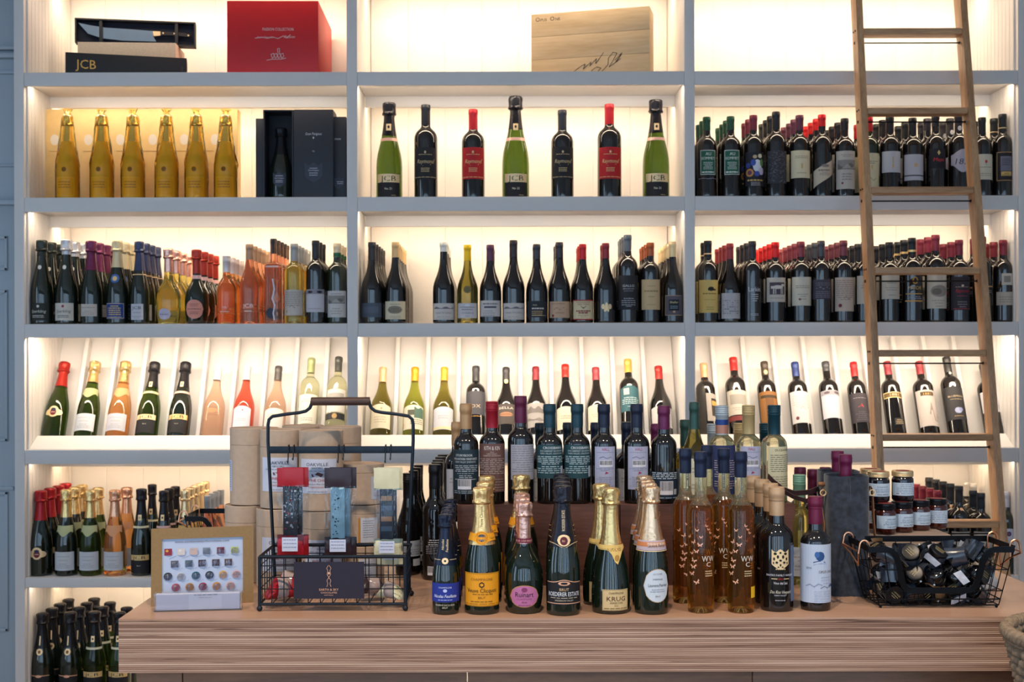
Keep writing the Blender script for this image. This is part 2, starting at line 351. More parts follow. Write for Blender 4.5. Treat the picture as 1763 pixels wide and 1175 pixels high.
def cap_mesh(shape, H, R, cap, n):
    kind, c, ln = cap[:3]; k = ('c', shape, H, R, cap, n)
    if k in BC: return BC[k]
    f = radf(shape, H, R); m = MB(); z0 = H - ln / 1000
    if kind in ('f', 'w'):
        e = .0006; r = max(f(H - .012), f(H)) + e; lip = min(.018, ln * .00045)
        zs = [z0 + (H - lip - .002 - z0) * i / 5 for i in range(6)]
        pr = [(f(z) + e * .2, zs[0] - .0003) if i == 0 else (f(z) + e, z) for i, z in enumerate(zs)]
        pr += [(r + .0011, H - lip), (r + .0012, H - lip * .35), (r + .0006, H - lip * .3), (r + .0006, H - .0012), (r - .0006, H), (r * .6, H + .0002)]
        m.lathe(pr, n, cap0=False)
        if len(cap) > 3:                                           # band of another colour round the foil
            bc, ba, bb = cap[3:6]; mi = 1; m.lathe([(f(H - ba / 1000) + .0012, H - ba / 1000), (f(H - bb / 1000) + .0012, H - bb / 1000)], n, mi=1, cap0=False, cap1=False)
        mats = [foilmat(c)] + ([foilmat(cap[3])] if len(cap) > 3 else [])
    elif kind == 's':
        r = f(H - .03) + .0012; z1 = H - .017; pr = [(r, z0), (r, z0 + .001)]
        pr += [(r, z1 - .006), (r + .0008, z1 - .005), (r + .0008, z1 - .003), (r, z1 - .0025), (r, z1 - .001), (r + .0006, z1)]
        for q in range(3): zz = z1 + .003 + q * .004; pr += [(r + .0006, zz), (r + .0001, zz + .001), (r + .0006, zz + .002)]
        pr += [(r + .0006, H - .0015), (r - .0008, H), (r * .5, H)]
        m.lathe(pr, n, cap0=False); mats = [foilmat(c)]
        if len(cap) > 3:
            bc, ba, bb = cap[3:6]; m.lathe([(r + .0004, H - ba / 1000), (r + .0004, H - bb / 1000)], n, mi=1, cap0=False, cap1=False); mats.append(foilmat(bc))
            if len(cap) > 6: bc, ba, bb = cap[6:9]; m.lathe([(r + .0004, H - ba / 1000), (r + .0004, H - bb / 1000)], n, mi=2, cap0=False, cap1=False); mats.append(foilmat(bc))
    else:                                                          # sparkling: wrinkled foil over the wired cork
        zb = .862 * H; e = .0007; rb = f(zb) + e; rk = rb * 1.27; zs = [z0 + (zb - z0) * i / 9 for i in range(10)]
        pr = [(f(z) + e, z) for z in zs]
        hh = H - zb
        pr += [(rk * .98, zb + hh * .05), (rk * 1.05, zb + hh * .10), (rk * 1.06, zb + hh * .17), (rk * .98, zb + hh * .23), (rk * .96, zb + hh * .35), (rk * .97, zb + hh * .5), (rk * .99, zb + hh * .65), (rk * 1.0, zb + hh * .8), (rk * .98, zb + hh * .9), (rk * .88, zb + hh * .965), (rk * .6, H), (rk * .2, H + .0008)]
        sd = random.Random(str(c)).uniform(0, 50)
        def fn(r, z, a):
            w_ = (z - zb) / hh
            if w_ < 0: amp = .010 if w_ > -.5 else .003
            elif w_ < .28: amp = .16
            else: amp = .13 if w_ < .93 else .03
            return r * (1 + amp * mnoise.noise(Vector((math.sin(a) * 3.6 + sd, math.cos(a) * 3.6, z * (70 if w_ > .28 else 220)))) + (.045 * math.cos(4 * a + sd) ** 2 - .02 if .25 < w_ < .9 else 0))
        m.lathe(pr, max(n, 32), cap0=False, fn=fn); mats = [foilmat(c, True)]
    me = m.mesh('capsule', mats, 40); BC[k] = me; return me
def label_meshes(shape, H, R, key, spec, capz):
    k = ('l', shape, H, R, key)
    if k in BC: return BC[k]
    f = radf(shape, H, R); paper, pr = spec
    def wrap(x, y, off):
        z = y / 1000; r = f(max(0, z)); 
        if shape == 'square': return Vector((x / 1000, -R * 1.0 - off, z))
        a = x / 1000 / max(r, .012); r = r + off + (.0013 if z > capz else 0)
        return Vector((r * math.sin(a), -r * math.cos(a), z))
    out = [[], None]
    for i, e in enumerate(paper or []): m = MB(); draw(m, e, wrap, i); out[0].append(m.mesh('label', None, 0))
    if pr: m = MB(); drawall(m, pr, wrap, 2 if paper else 0); out[1] = m.mesh('lettering', None, 0)
    BC[k] = out; return out
NB = [0]
def bottle(shape, H, R, glass, cap, lab, loc, label, group, n=24, lean=0, yaw=0, key=None, name=None):
    H = round(H, 4); R = round(R, 4)
    fz = name == 'champagne_bottle' or (shape in FIZZ and name is None) or (cap and cap[0] == 'c')
    nm = name or ('champagne_bottle' if fz else 'wine_bottle')
    o = empty(nm, loc, (-lean, 0, yaw), label, 'champagne bottle' if fz else 'wine bottle', group)
    link('body', body_mesh(shape, H, R, glass, n), o)
    capz = H
    if cap: link('capsule', cap_mesh(shape, H, R, cap, n), o); capz = H - cap[2] / 1000
    if lab:
        a, b = label_meshes(shape, H, R, key if key is not None else id(lab), lab, capz)
        lo = None
        for i, me in enumerate(a):
            q = link('label' if i == 0 else 'label_band', me, o); lo = lo or q
        if b: tag(link('lettering', b, lo or o), kind='stuff')
    NB[0] += 1
    return o
ORD = ['first', 'second', 'third', 'fourth', 'fifth', 'sixth', 'seventh', 'eighth']
def box_(w_, y0, y1, c): return ('R', -w_, y0, w_, y1, c)
# ================================================================== room shell
D0, DB = 4.60, 5.095                                 # front plane and back of the shelving
def zf(y, D=D0): return CZ - (y - CY) * D / F
def xf(px, D=D0): return (px - CX) * D / F
WALLP = mat('wall_paint', '#cfd3d6', .6, noise=.02, nscale=8, bump=.05)
GREYP = mat('door_grey_paint', '#aab4bd', .45, noise=.02, nscale=10)
FLOORW = wood('floor_oak', '6b5442', '8d735a', 'y', 3., .45)
R_ = ROOM
def struct(name, m_, material, bev=0): return tag(m_.build(name, material, None, bev=bev, smooth=30), kind='structure')
m_ = MB(); m_.box(R_['x0'] - .1, R_['y0'] - .1, -.08, R_['x1'] + .1, R_['y1'] + .1, 0); struct('floor', m_, FLOORW)
m_ = MB(); m_.box(R_['x0'] - .1, R_['y0'] - .1, R_['z1'], R_['x1'] + .1, R_['y1'] + .1, R_['z1'] + .08); struct('ceiling', m_, WALLP)
m_ = MB(); m_.box(R_['x0'] - .1, R_['y1'], 0, R_['x1'] + .1, R_['y1'] + .1, R_['z1']); struct('wall_back', m_, WALLP)
m_ = MB(); m_.box(R_['x1'], R_['y0'], 0, R_['x1'] + .1, R_['y1'], R_['z1']); struct('wall_right', m_, WALLP)
def pierced(axis, fixed, t, lo, hi, holes, z0, z1):
    """a wall with window openings; holes = (start, end)"""
    m = MB(); p = lo
    def bx(a, b, za, zb):
        if axis == 'x': m.box(a, fixed, za, b, fixed + t, zb)
        else: m.box(fixed, a, za, fixed + t, b, zb)
    for a, b in holes: bx(p, a, 0, R_['z1']); bx(a, b, 0, z0); bx(a, b, z1, R_['z1']); p = b
    bx(p, hi, 0, R_['z1']); return m
struct('wall_front', pierced('x', R_['y0'] - .1, .1, R_['x0'], R_['x1'], [(x - w_ / 2, x + w_ / 2) for x, w_ in WIN_REAR], .5, 2.6), WALLP)
struct('wall_left', pierced('y', R_['x0'] - .1, .1, R_['y0'], R_['y1'], [(0.0, 0.8), (1.8, 2.6)], .5, 2.6), WALLP)
n_ = 1
for (x, w_) in WIN_REAR:
    m = MB()
    for q in ((-w_ / 2, .5, -w_ / 2 + .05, 2.6), (w_ / 2 - .05, .5, w_ / 2, 2.6), (-w_ / 2, .5, w_ / 2, .55), (-w_ / 2, 2.55, w_ / 2, 2.6), (-w_ / 2, 1.53, w_ / 2, 1.57)):
        m.box(x + q[0], R_['y0'] - .06, q[1], x + q[2], R_['y0'] - .02, q[3])
    struct('window_%d' % n_, m, PAINT); n_ += 1
for y in (.4, 2.2):
    m = MB()
    for q in ((-.4, .5, -.35, 2.6), (.35, .5, .4, 2.6), (-.4, .5, .4, .55), (-.4, 2.55, .4, 2.6), (-.4, 1.53, .4, 1.57)):
        m.box(R_['x0'] - .06, y + q[0], q[1], R_['x0'] - .02, y + q[2], q[3])
    struct('window_%d' % n_, m, PAINT); n_ += 1
# made-up fixtures out of view for the added counter fill spots
for lx in (-1.3, 0.0, 1.3):
    o = empty('ceiling_lamp', (lx, 1.3, R_['z1'] - .018), label='round recessed lamp in the ceiling, %s' % {-1.3: 'nearest the panelled door', 0.0: 'the middle of three', 1.3: 'on the ladder side'}[lx], cat='lamp', group='recessed ceiling lamps')
    m = MB(); m.lathe([(.07, .018), (.07, 0), (.055, -.004), (.052, .004), (.052, .018)], 32, cap0=False, cap1=False); m.build('trim_ring', PAINT, o)
    m = MB(); m.lathe([(.05, .016), (.05, .012)], 24); m.build('lens', emis('lamp_lens', (1, .85, .65), 6), o)

# door with mouldings left of the shelving
dx0, dx1, DD = xf(-140, 4.72), xf(24, 4.66), 4.74
door = tag(abox('door_1', (dx0, DD, 0), (dx1, DD + .04, zf(350, DD)), GREYP, None), kind='structure')
def dz(y): return zf(y, DD)
def dpart(name, xa, xb, ya, yb, d0, d1, mt=GREYP):
    a, b = (xf(xa, DD), d0, dz(ya)), (xf(xb, DD), d1, dz(yb)); o = abox(name, a, b, mt, None, .002)
    o.parent = door; o.location = Vector(o.location) - Vector(door.location); return o
for ya, yb in ((405, 464), (498, 758), (845, 1085)):
    dpart('panel', -132, 10, yb - 8, ya + 8, DD - .004, DD + .002)
    for q in ((-138, 14, yb, yb - 5), (-138, 14, ya + 5, ya), (9, 14, yb, ya), (-138, -133, yb, ya)): dpart('moulding', q[0], q[1], q[2], q[3], DD - .009, DD + .001)
dpart('lock_rail', -140, 24, 842, 836, DD - .010, DD + .001)
tw = tag(abox('trim_1', (dx0, DD - .03, zf(352, DD)), (dx1, DD + .04, zf(344, DD)), GREYP), kind='structure')
tag(abox('trim_2', (dx0, DD + .02, zf(344, DD)), (dx1, DD + .06, zf(-95, DD)), GREYP), kind='structure')
for i, (ya, yb, pr) in enumerate(((284, 280, .012), (124, 118, .014), (98, 90, .03), (84, 78, .03))):
    tag(abox('trim_%d' % (i + 3), (dx0, DD + .02 - pr, zf(ya, DD)), (dx1, DD + .021, zf(yb, DD)), GREYP), kind='structure')
tag(abox('wall_panel_left', (R_['x0'], DD + .05, 0), (dx0, DD + .09, R_['z1']), WALLP), kind='structure')

# ================================================================== built-in shelving
LIPT = [123, 338.6, 556.5, 773.5, 994, 1205]         # top edge of each shelf front
LIPB = [146.3, 363.3, 580, 798, 1011, 1232]
BAYS = [(42, 598), (616, 1179.5), (1197, 1754)]
XL, XR = xf(25), xf(1776)
ZTOP = zf(-95)
shelf = empty('wall_shelving', (0, D0, 0), label='white built-in shelving with warm lit compartments full of bottles', cat='shelves')
def sp(name, a, b, mt=PAINT, bev=.0012, parent=shelf):
    o = abox(name, a, b, mt, None, bev); o.parent = parent; o.location = Vector(o.location) - Vector((0, D0, 0)); return o
# uprights (front stiles and the panels behind them)
ups = [(XL, xf(42)), (xf(598), xf(616)), (xf(1179.5), xf(1197)), (xf(1754), XR)]
for i, (a, b) in enumerate(ups):
    sp('stile', (a, D0, 0), (b, D0 + .02, ZTOP)); g = .001 if i in (1, 2) else 0
    sp('upright_panel', (a + g, D0 + .02, 0), (b - g, DB, ZTOP))
zu = [ZTOP - .06] + [zf(y) + .012 for y in LIPB]       # underside of the board above each row
for i, (yt, yb) in enumerate(zip(LIPT, LIPB)):
    for a, b in BAYS:
        sp('rail', (xf(a) + .0005, D0 + .0015, zf(yb)), (xf(b) - .0005, D0 + .02, zf(yt)))
        sp('shelf_board', (xf(a) + .0005, D0 + .02, zf(yb) + .012), (xf(b) - .0005, DB, zf(yt)))
for a, b in BAYS: sp('top_board', (xf(a), D0, ZTOP - .06), (xf(b), DB, ZTOP))
sp('plinth', (XL, D0 + .03, 0), (XR, D0 + .05, zf(1232) + .01))
# tongue-and-groove boards on the back and on the two outer sides
zr = [(zf(LIPT[i]), zu[i]) for i in range(6)]
bcount = 8
for a, b in BAYS:
    xa, xb = xf(a) + .0005, xf(b) - .0005; wbd = (xb - xa) / bcount
    for k in range(bcount):
        sp('back_board', (xa + k * wbd + .0002, DB - .012, .01), (xa + (k + 1) * wbd - .0002, DB + .004, ZTOP - .01), bev=.0012)
for (x, s) in ((xf(42), 1), (xf(1754), -1)):
    nb = 13; d = (DB - .014 - D0 - .022) / nb
    for i in range(6):
        for k in range(nb):
            sp('side_board', (x, D0 + .022 + k * d + .0008, zr[i][0]), (x + s * .008, D0 + .022 + (k + 1) * d - .0008, zr[i][1]), bev=.003)
# light rails: valance with an LED strip behind it, and a slim strip behind the front rail
LEDM = emis('led_strip', (1, .72, .40), 14.0)
for i in range(6):
    for a, b in BAYS:
        xa, xb = xf(a) + .01, xf(b) - .01; z = zu[i]; xm = (xa + xb) / 2; wd = xb - xa
        lf = .45 if i in (4, 5) else 1
        if i != 3:
            v = sp('valance', (xa - .009, D0 + .25, z - .043), (xb + .009, D0 + .265, z))
            st = abox('light_strip', (xa, D0 + .270, z - .012), (xb, D0 + .282, z - .004), LEDM, None, 0); st.parent = v
            st.location = Vector(st.location) - Vector((0, D0, 0)) - Vector(v.location)
            area('led_light', (xm, D0 + .30, z - .016), (math.radians(25), 0, 0), wd, .012, LED_BACK * (1.35 if i == 0 else 1) * lf, WARM)
        area('led_light', (xm, D0 + .034, z - .004), (math.radians(20), 0, 0), wd, .022, LED_FRONT * (2.9 if i == 3 else 1) * (.5 if i in (4, 5) else 1), WARM)
# slanted display insert of the fourth row
LEAN = math.radians(24); RZ = zf(749, 4.705); RD = 4.705
for bi, (a, b) in enumerate(BAYS):
    xa, xb = xf(a) + .0006, xf(b) - .0006; sx = xb - xa; xm = (xa + xb) / 2
    if bi in (0, ): xa += .008
    if bi == 2: xb -= .008
    ins = empty('display_insert', (0, 0, 0)); ins.parent = shelf; ins.location = (0, -D0, 0)
    m = MB(); pr = [(D0 + .021, zf(773.5)), (D0 + .021, zf(773.5) + .0015), (RD, RZ), (RD + .10 * math.cos(LEAN), RZ - .10 * math.sin(LEAN)), (RD + .10 * math.cos(LEAN), zf(773.5))]
    pr[4] = (pr[3][0], zf(773.5)); n = len(pr)
    m.add([(xa, y, z) for y, z in pr] + [(xb, y, z) for y, z in pr], [tuple(range(n)), tuple(range(2 * n - 1, n - 1, -1))] + [(i, n + i, n + (i + 1) % n, (i + 1) % n) for i in range(n)])
    m.build('sloped_ledge', PAINT, ins, smooth=0)
    by, bz = pr[3]; L = (zu[3] - bz) / math.cos(LEAN) - .004
    T = Matrix.Translation((0, by, bz)) @ Matrix.Rotation(-LEAN, 4, 'X')
    m = MB(); m.box(xa, 0, 0, xb, .012, L, T=T); m.build('slanted_back', PAINT, ins, smooth=0)
    cells = {0: 10, 1: 10, 2: 10}[bi]; cw = (xf(b) - xf(a)) / cells
    for k in range(1, cells):
        x = xf(a) + k * cw; m = MB(); m.box(x - .008, -.036, .0, x + .008, 0, L - .02, T=T); m.build('divider', PAINT, ins, bev=.001, smooth=30)

# ================================================================== library ladder
OAK = wood('ladder_oak', 'a0744e', 'cfa276', 'z', 7., .45); OAKX = wood('tread_oak', 'a0744e', 'cfa276', 'x', 7., .45)
BLK = mat('black_steel', '#15161a', .42, .7, noise=.1, nscale=80)
RUNGY = [53, 190, 327, 466, 608.5, 754, 904]
def ladD(z): return 4.488 - (2.61 - z) * .130
def ladP(px, py):
    D = 4.4
    for _ in range(6): D = ladD(P(px, py, D).z)
    return P(px, py, D)
lad = empty('library_ladder', (ladP(1610, 800).x, ladD(0), 0), label='tall oak library ladder leaning against the shelving', cat='ladder')
LI = Matrix.Translation(-Vector(lad.location))
def stile(pa, pb, s):
    a, b = ladP(*pa), ladP(*pb); d = (a - b).normalized(); top = b + d * ((2.90 - b.z) / d.z); bot = b + d * ((0.0 - b.z) / d.z)
    m = MB(); h = .0125; dp = .066
    vs = []
    for p in (bot, top):
        for dx_, dy_ in ((-h, 0), (h, 0), (h, dp), (-h, dp)): vs.append((p.x + dx_, p.y + dy_, p.z))
    m.add(vs, [(0, 3, 2, 1), (4, 5, 6, 7), (0, 1, 5, 4), (1, 2, 6, 5), (2, 3, 7, 6), (3, 0, 4, 7)])
    o = m.build('stile', OAK, lad, bev=.002, T=LI); return lambda z: b + d * ((z - b.z) / d.z), o
fl, so1 = stile((1481.5, 50), (1514, 754), -1); fr, so2 = stile((1663, 50), (1716, 754), 1)
for y in RUNGY + [1060, 1222]:
    z = ladP(1600, y).z; a, b = fl(z), fr(z); D = a.y
    m = MB(); m.box(a.x + .0127, a.y + .002, z - .012, b.x - .0127, a.y + .064, z + .012); m.build('tread', OAKX, lad, bev=.005, T=LI)
    m = MB(); m.tube([(a.x + .012, a.y + .033, z - .036), (b.x - .012, a.y + .033, z - .036)], .0026, 8); rod = m.build('rod', BLK, lad, T=LI)
    for f_, st in ((fl, so1), (fr, so2)):
        q = f_(z)
        for dy_, dz_, r in ((.022, .006, .0035), (.044, .006, .0035), (.033, -.036, .0055)):
            m = MB(); m.tube([(q.x - .0127, q.y + dy_, z + dz_), (q.x - .0150, q.y + dy_, z + dz_)], r, 10); m.build('bolt', BLK, st, T=LI)

# ================================================================== counter
TZ = .90; HT = CZ - TZ
def Dy(px, py): return HT * F / v0_of(px, py)        # distance of a point of the counter top seen at this pixel
DF, DBK = 2.367, 3.12; TX0 = (203 - CX) * DF / F; TX1 = 1.157
TOPW = wood('counter_top_wood', 'a9836a', 'c09c84', 'x', 2.2, .32, .35); PLY = plyedge(); BASEW = wood('counter_panel_wood', '6e4a33', '94694a', 'x', 4., .45)
ctr = empty('display_counter', ((TX0 + TX1) / 2, DF + .3, 0), label='thick plywood-edged counter in front of the shelving', cat='counter')
CI = Matrix.Translation(-Vector(ctr.location)); th = .104
m = MB(); m.box(TX0, DF, TZ - th, TX1, DBK, TZ - .003, 0); m.build('plywood_slab', PLY, ctr, T=CI, smooth=0)
m = MB(); m.box(TX0, DF, TZ - .003, TX1, DBK, TZ); m.build('veneer_top', TOPW, ctr, T=CI, smooth=0)
bx0 = (233 - CX) * 2.43 / F; xs = [bx0] + [(p - CX) * 2.43 / F for p in (313, 803, 1294)] + [TX1 - .05]
for a, b in zip(xs[:-1], xs[1:]): m = MB(); m.box(a + .0012, 2.43, .08, b - .0012, 2.45, TZ - th - .0005); m.build('panel', BASEW, ctr, bev=.001, T=CI)
m = MB(); m.box(bx0, 2.452, .08, bx0 + .02, DBK - .06, TZ - th - .0005); m.build('side_panel', BASEW, ctr, T=CI)
m = MB(); m.box(TX1 - .07, 2.452, .08, TX1 - .05, DBK - .06, TZ - th - .0005); m.build('side_panel', BASEW, ctr, T=CI)
m = MB(); m.box(bx0 + .04, 2.50, 0, TX1 - .09, DBK - .1, .08); m.build('plinth', BLK, ctr, T=CI)
# ================================================================== bottles on the shelves
ROWZ = [zf(y) for y in LIPT]
def col_(row, px, ytop, shape, Rmm, glass, cap, lab, nback, desc, group, gap=.004, dx=0., inset=.030, yaw=0., short=None, fl=None):
    """one column of bottles: the front one at pixel px with its top at ytop, nback more behind it"""
    R = Rmm / 1000; D = D0 + inset + R; z = ROWZ[row]; p = P(px, ytop, D); H = p.z - z; x0 = p.x
    rn = random.Random(int(px * 7 + row)); key = (row, px)
    out = []
    for k in range(nback + 1):
        lb = (fl or desc) if k == 0 else '%s bottle back behind the front %s' % (ORD[k], short or desc)
        x = x0 + dx * k + (rn.uniform(-.002, .002) if k else 0); d = D + k * (2 * R + gap) + (.006 if k else 0)
        if d + R > DB - .016: break
        out.append(bottle(shape, H, R, glass, cap, lab, (x, d, z), lb, group, key=key, yaw=yaw if k == 0 or shape == 'square' else yaw + rn.uniform(-.35, .35)))
    return out
K = 'black'
BLKC, DGR, MAR, PUR, RED = '1d1e22', '3a3b42', '6e2436', '5a2c40', 'c01f26'
def etch(w_, y0, y1, c='8d8a86'): return [('R', -w_, y0, w_, y1, c), ('S', -w_, w_, lambda x: y0, lambda x: y0 + (y1 - y0) * (.45 + .2 * math.sin(x / 9.)), '6c6a68'), ('S', -w_ * .5, w_ * .9, lambda x: y0 + 3, lambda x: y0 + (y1 - y0) * (.35 + .2 * math.cos(x / 6.)), 'a3a09a')]
def crest(cy, s): return [('E', -s * .6, cy, s * .75, s * .45, 'pgold'), ('E', s * .6, cy, s * .75, s * .45, 'pgold'), ('E', 0, cy + s * .1, s * .8, s * .85, 'pgold'), ('E', 0, cy, s * .45, s * .5, '6e1f26'), ('E', 0, cy + s * .42, s * .36, s * .22, '2d3150'), ('R', -s * .3, cy - s * .05, s * .3, cy + s * .03, 'e0c9b0')]
def jcb(w_, y0, c='pgold', band='pgold', neck=True, collar=(168, 176)):
    pa = [('R', -w_, 12, w_, y0, '17161c'), ('R', -w_, y0, w_, y0 + 20, c)]
    pr = [('T', 'JCB', 0, y0 + 4, 12, '17161c', w_ * 1.25), ('T', 'No 21', 0, y0 - 22, 4, 'e6dcc8')]
    if neck: pr += [('R', -6, collar[1] + 20, 6, collar[1] + 42, 'pgold'), ('E', 0, collar[1] + 31, 3, 4, '17161c')]
    if collar: pr += [('R', -40, collar[0], 40, collar[1], band)]
    return (pa, pr)
def lines(c, y, n=4, w_=26, dy=7): return ('L', -w_, w_, y, n, dy, c)

# ---- second shelf, bay by the ladder
G2 = 'red wine bottles on the second shelf by the ladder'
art = [('E', -22, 92, 16, 15, 'c98a4a'), ('E', -22, 92, 9, 9, '5b3a55'), ('E', 8, 118, 18, 24, 'd8dce8'), ('E', -8, 130, 10, 12, '3a55a8'), ('E', 24, 98, 14, 14, 'c9c2d8'), ('E', 26, 130, 9, 14, '5e8a4a'), ('E', -28, 120, 10, 10, '2f3f8c'), ('E', 6, 88, 11, 10, '3c4fa0'), ('E', 18, 155, 9, 8, 'ddd6b8'), ('E', -2, 152, 8, 7, 'c7b08a'), ('L', -30, 34, 66, 1, 6, 'd9b36a', 5), ('L', -16, 18, 56, 3, 5, 'b9b4b4')]
rs = random.Random(3); speck = [('R', x, y, x + rs.uniform(2, 5), y + 1.1, '85838c') for x, y in [(rs.uniform(-44, 40), rs.uniform(54, 173)) for _ in range(170)]]
COLS2 = [
 (1216.6, 202, 'bord', 37, 'dark', ('f', '1f4a36', 52), ([box_(31, 85, 178, '235f4a')], [('O', -31, 85, 31, 178, 2.5, 'c9d2cc'), ('T', 'AU', 0, 158, 11, 'e6ebe6'), ('T', 'SOMMET', 0, 142, 10, 'e6ebe6', 52), ('L', -18, 18, 132, 5, 6, 'cfd8d2'), ('L', -24, 24, 97, 1, 6, 'dfe6e0', 5), ('K', [(-40, 70), (-20, 72), (0, 69), (18, 72), (38, 70)], 1.2, 'b9b9c2')]), 2, 'green-capped bottle with green label beside the upright', None),
 (1257.7, 201, 'bord', 37, 'dark', ('f', '1f4a36', 52), ([box_(31, 85, 178, '235f4a')], [('O', -31, 85, 31, 178, 2.5, 'c9d2cc'), ('T', 'AU', 0, 158, 11, 'e6ebe6'), ('T', 'SOMMET', 0, 142, 10, 'e6ebe6', 52), ('L', -18, 18, 132, 5, 6, 'cfd8d2'), ('L', -24, 24, 97, 1, 6, 'dfe6e0', 5)]), 3, 'green-labelled bottle next to the colourful art label', None),
 (1297, 199, 'bord', 37, 'dark', ('f', MAR, 57), ([box_(42, 42, 170, '1a1a26')], art), 2, 'maroon-capped bottle with a colourful painted label', None),
 (1336, 193, 'bord', 38.5, 'dark', ('f', BLKC, 68), ([box_(46, 52, 175, '33333a')], speck), 3, 'tall bottle with speckled grey label', None),
 (1376.5, 199, 'bord', 38, 'dark', ('f', PUR, 58), ([box_(46, 72, 176, 'd9cfae')], [lines('9a8f74', 155, 2, 26, 6), ('R', -2.5, 108, 2.5, 126, 'c7a254'), lines('9a8f74', 92, 1, 18)]), 4, 'plum-capped bottle with plain cream label', None),
 (1415, 198, 'bord', 37, 'dark', ('w', 'c4161c', 45), ([('S', -46, 46, lambda x: 62 + .62 * x, lambda x: 122 + .52 * x, 'c9baa4')], [('E', 4, 118, 16, 6, '8a7f78'), ('L', -22, 22, 103, 1, 5, '55504e', 4), ('L', -18, 22, 94, 3, 5, '8a8078')]), 4, 'red wax-topped bottle with slanting beige label', None),
 (1454, 204.5, 'bord', 37.5, 'dark', ('f', BLKC, 44), ([box_(46, 30, 174, 'bdb8b0')], etch(38, 104, 140) + [lines('8a8580', 160, 2, 24, 6), lines('8a8580', 88, 3, 28, 10), ('E', -18, 52, 4, 4, '7c2430')]), 4, 'black-capped bottle with tall vineyard-sketch label', None),
 (1496, 202, 'bord', 36, 'dkgreen', ('f', 'b01d25', 55), ([box_(44, 28, 165, 'cfc9a6')], [lines('7e7a62', 135, 2, 26, 7), ('R', -2, 105, 2, 120, 'c7a254'), ('K', [(-14, 62), (-4, 72), (6, 60), (16, 70)], 1.5, '5d5a4c')]), 2, 'red-capped bottle half hidden by the ladder, second shelf', None),
 (1532, 200, 'bord', 38, 'dark', ('f', BLKC, 64), ([box_(44, 92, 172, 'b9bac0')], [('R', -2.5, 108, 2.5, 122, 'd8a840'), ('R', -1.8, 126, 1.8, 150, 'c9a860')]), 2, 'black-capped bottle with grey label and gold mark', None),
 (1571, 203.6, 'bord', 38, 'dark', ('f', BLKC, 64), ([box_(46, 62, 160, 'b6b7c0')], [box_(46, 78, 82, '17171c'), ('R', -6, 112, 6, 126, 'c9a878')]), 2, 'bottle with grey label crossed by a black stripe', None),
 (1610.5, 197.4, 'bord', 37, 'dark', ('f', '26242c', 46), ([box_(36, 108, 182, '17141c')], [('P', [(0, 176), (6, 166), (0, 156), (-6, 166)], 'd9c07a'), ('T', 'Maya', 0, 134, 13, 'd0343c', 40, .15)]), 2, 'bottle with black label, red script and gold diamond', None),
 (1650, 197, 'bord', 37.5, 'dark', ('f', '2c2a30', 66), ([('S', -42, 42, lambda x: 102 - 10 * math.cos(x / 12.) - x * .2, lambda x: 172 + 7 * math.cos(x / 13.) + x * .18, 'bbb6c4')], [('T', '183', -2, 122, 22, '3a3944', 46, .2), ('E', 0, 262, 7, 9, 'c9c9cc'), ('R', -3, 257, 3, 267, '35343a')]), 2, 'bottle with curled white label bearing large numerals', None),
 (1690.6, 202.7, 'bord', 36, 'dark', ('f', BLKC, 66), ([box_(44, 64, 160, 'cec8b2')], [('E', 2, 132, 5, 6, 'c22c30'), ('R', 1, 118, 2.5, 128, '7a7050'), lines('8f8a74', 112, 1, 24), lines('a09a84', 88, 2, 26)]), 1, 'bottle with cream label and red flower behind ladder', None),
 (1726, 197, 'bord', 38, 'dark', ('f', BLKC, 66, 'pgold', 52, 55), ([box_(38, 58, 170, '1a181d')], [('O', -36, 60, 36, 168, 2, 'c79a60'), ('R', -22, 96, 22, 152, '6d6c7c'), ('L', -16, 16, 142, 4, 7, '3a3a46'), ('R', -20, 78, 20, 94, 'c9a860'), ('L', -16, 16, 88, 2, 5, '2b2620')]), 1, 'end bottle with gold-framed black label beside right upright', None),
]
for (px, yt, sh, R, gl, cap, lab, nb, desc, short) in COLS2: col_(1, px, yt, sh, R, gl, cap, lab, nb, desc, G2, short=short)

# ---- second shelf, middle bay: seven big display bottles
G2M = 'large display bottles on the middle of the second shelf'
jm = ([('R', -48, 4, 48, 62, '17161c'), ('R', -48, 62, 48, 94, 'pgold')], [('T', 'JCB', 0, 67, 20, '17161c', 60), ('T', 'No 21', 0, 34, 8, 'e6dcc8'), ('L', 12, 30, 14, 1, 5, 'b9a27a'), ('R', -50, 222, 50, 234, 'rgold'), ('R', -9, 262, 9, 288, 'pgold'), ('E', 0, 276, 4, 6, '17161c')])
def ray(p, i): return ([box_(50, 74, 194, p)], [('T', 'Raymond', 0, 134, 15, i, 66, .25), ('K', [(-36, 128), (-10, 124), (20, 128), (38, 150)], 1.2, i), ('E', 0, 176, 4, 5, i), ('L', -26, 26, 168, 1, 5, i), ('L', -16, 16, 116, 3, 6, i), ('L', -44, 44, 82, 1, 5, i)])
for px, yt, R, c, desc in ((670, 177, 50, 'j', 'green magnum with black and gold label nearest the upright'), (887.5, 166, 52, 'j', 'tallest green magnum at the centre of its shelf'), (1129, 172, 51, 'j', 'green magnum at the ladder end of the magnum row'),
        (733, 181, 45, ('17171d', 'c9b48a', '24252b'), 'broader black-labelled magnum beside a red-labelled one'), (968, 190, 43, ('17171d', 'c9b48a', '33353d'), 'smaller black-labelled magnum right of the tallest magnum'),
        (814.5, 189, 44, ('b3161e', 'e0c08a', 'b8202a'), 'shorter red-labelled magnum with red capsule'), (1049, 180, 46, ('b3161e', 'e0c08a', 'b8202a'), 'taller red-labelled magnum with red capsule')):
    if c == 'j': col_(1, px, yt, 'champ', R, 'green', ('c', '232126', 128), jm, 0, desc, G2M, inset=.05)
    else: col_(1, px, yt, 'bord', R, 'dark', ('f', c[2], 78), ray(c[0], c[1]), 0, desc, G2M, inset=.05)

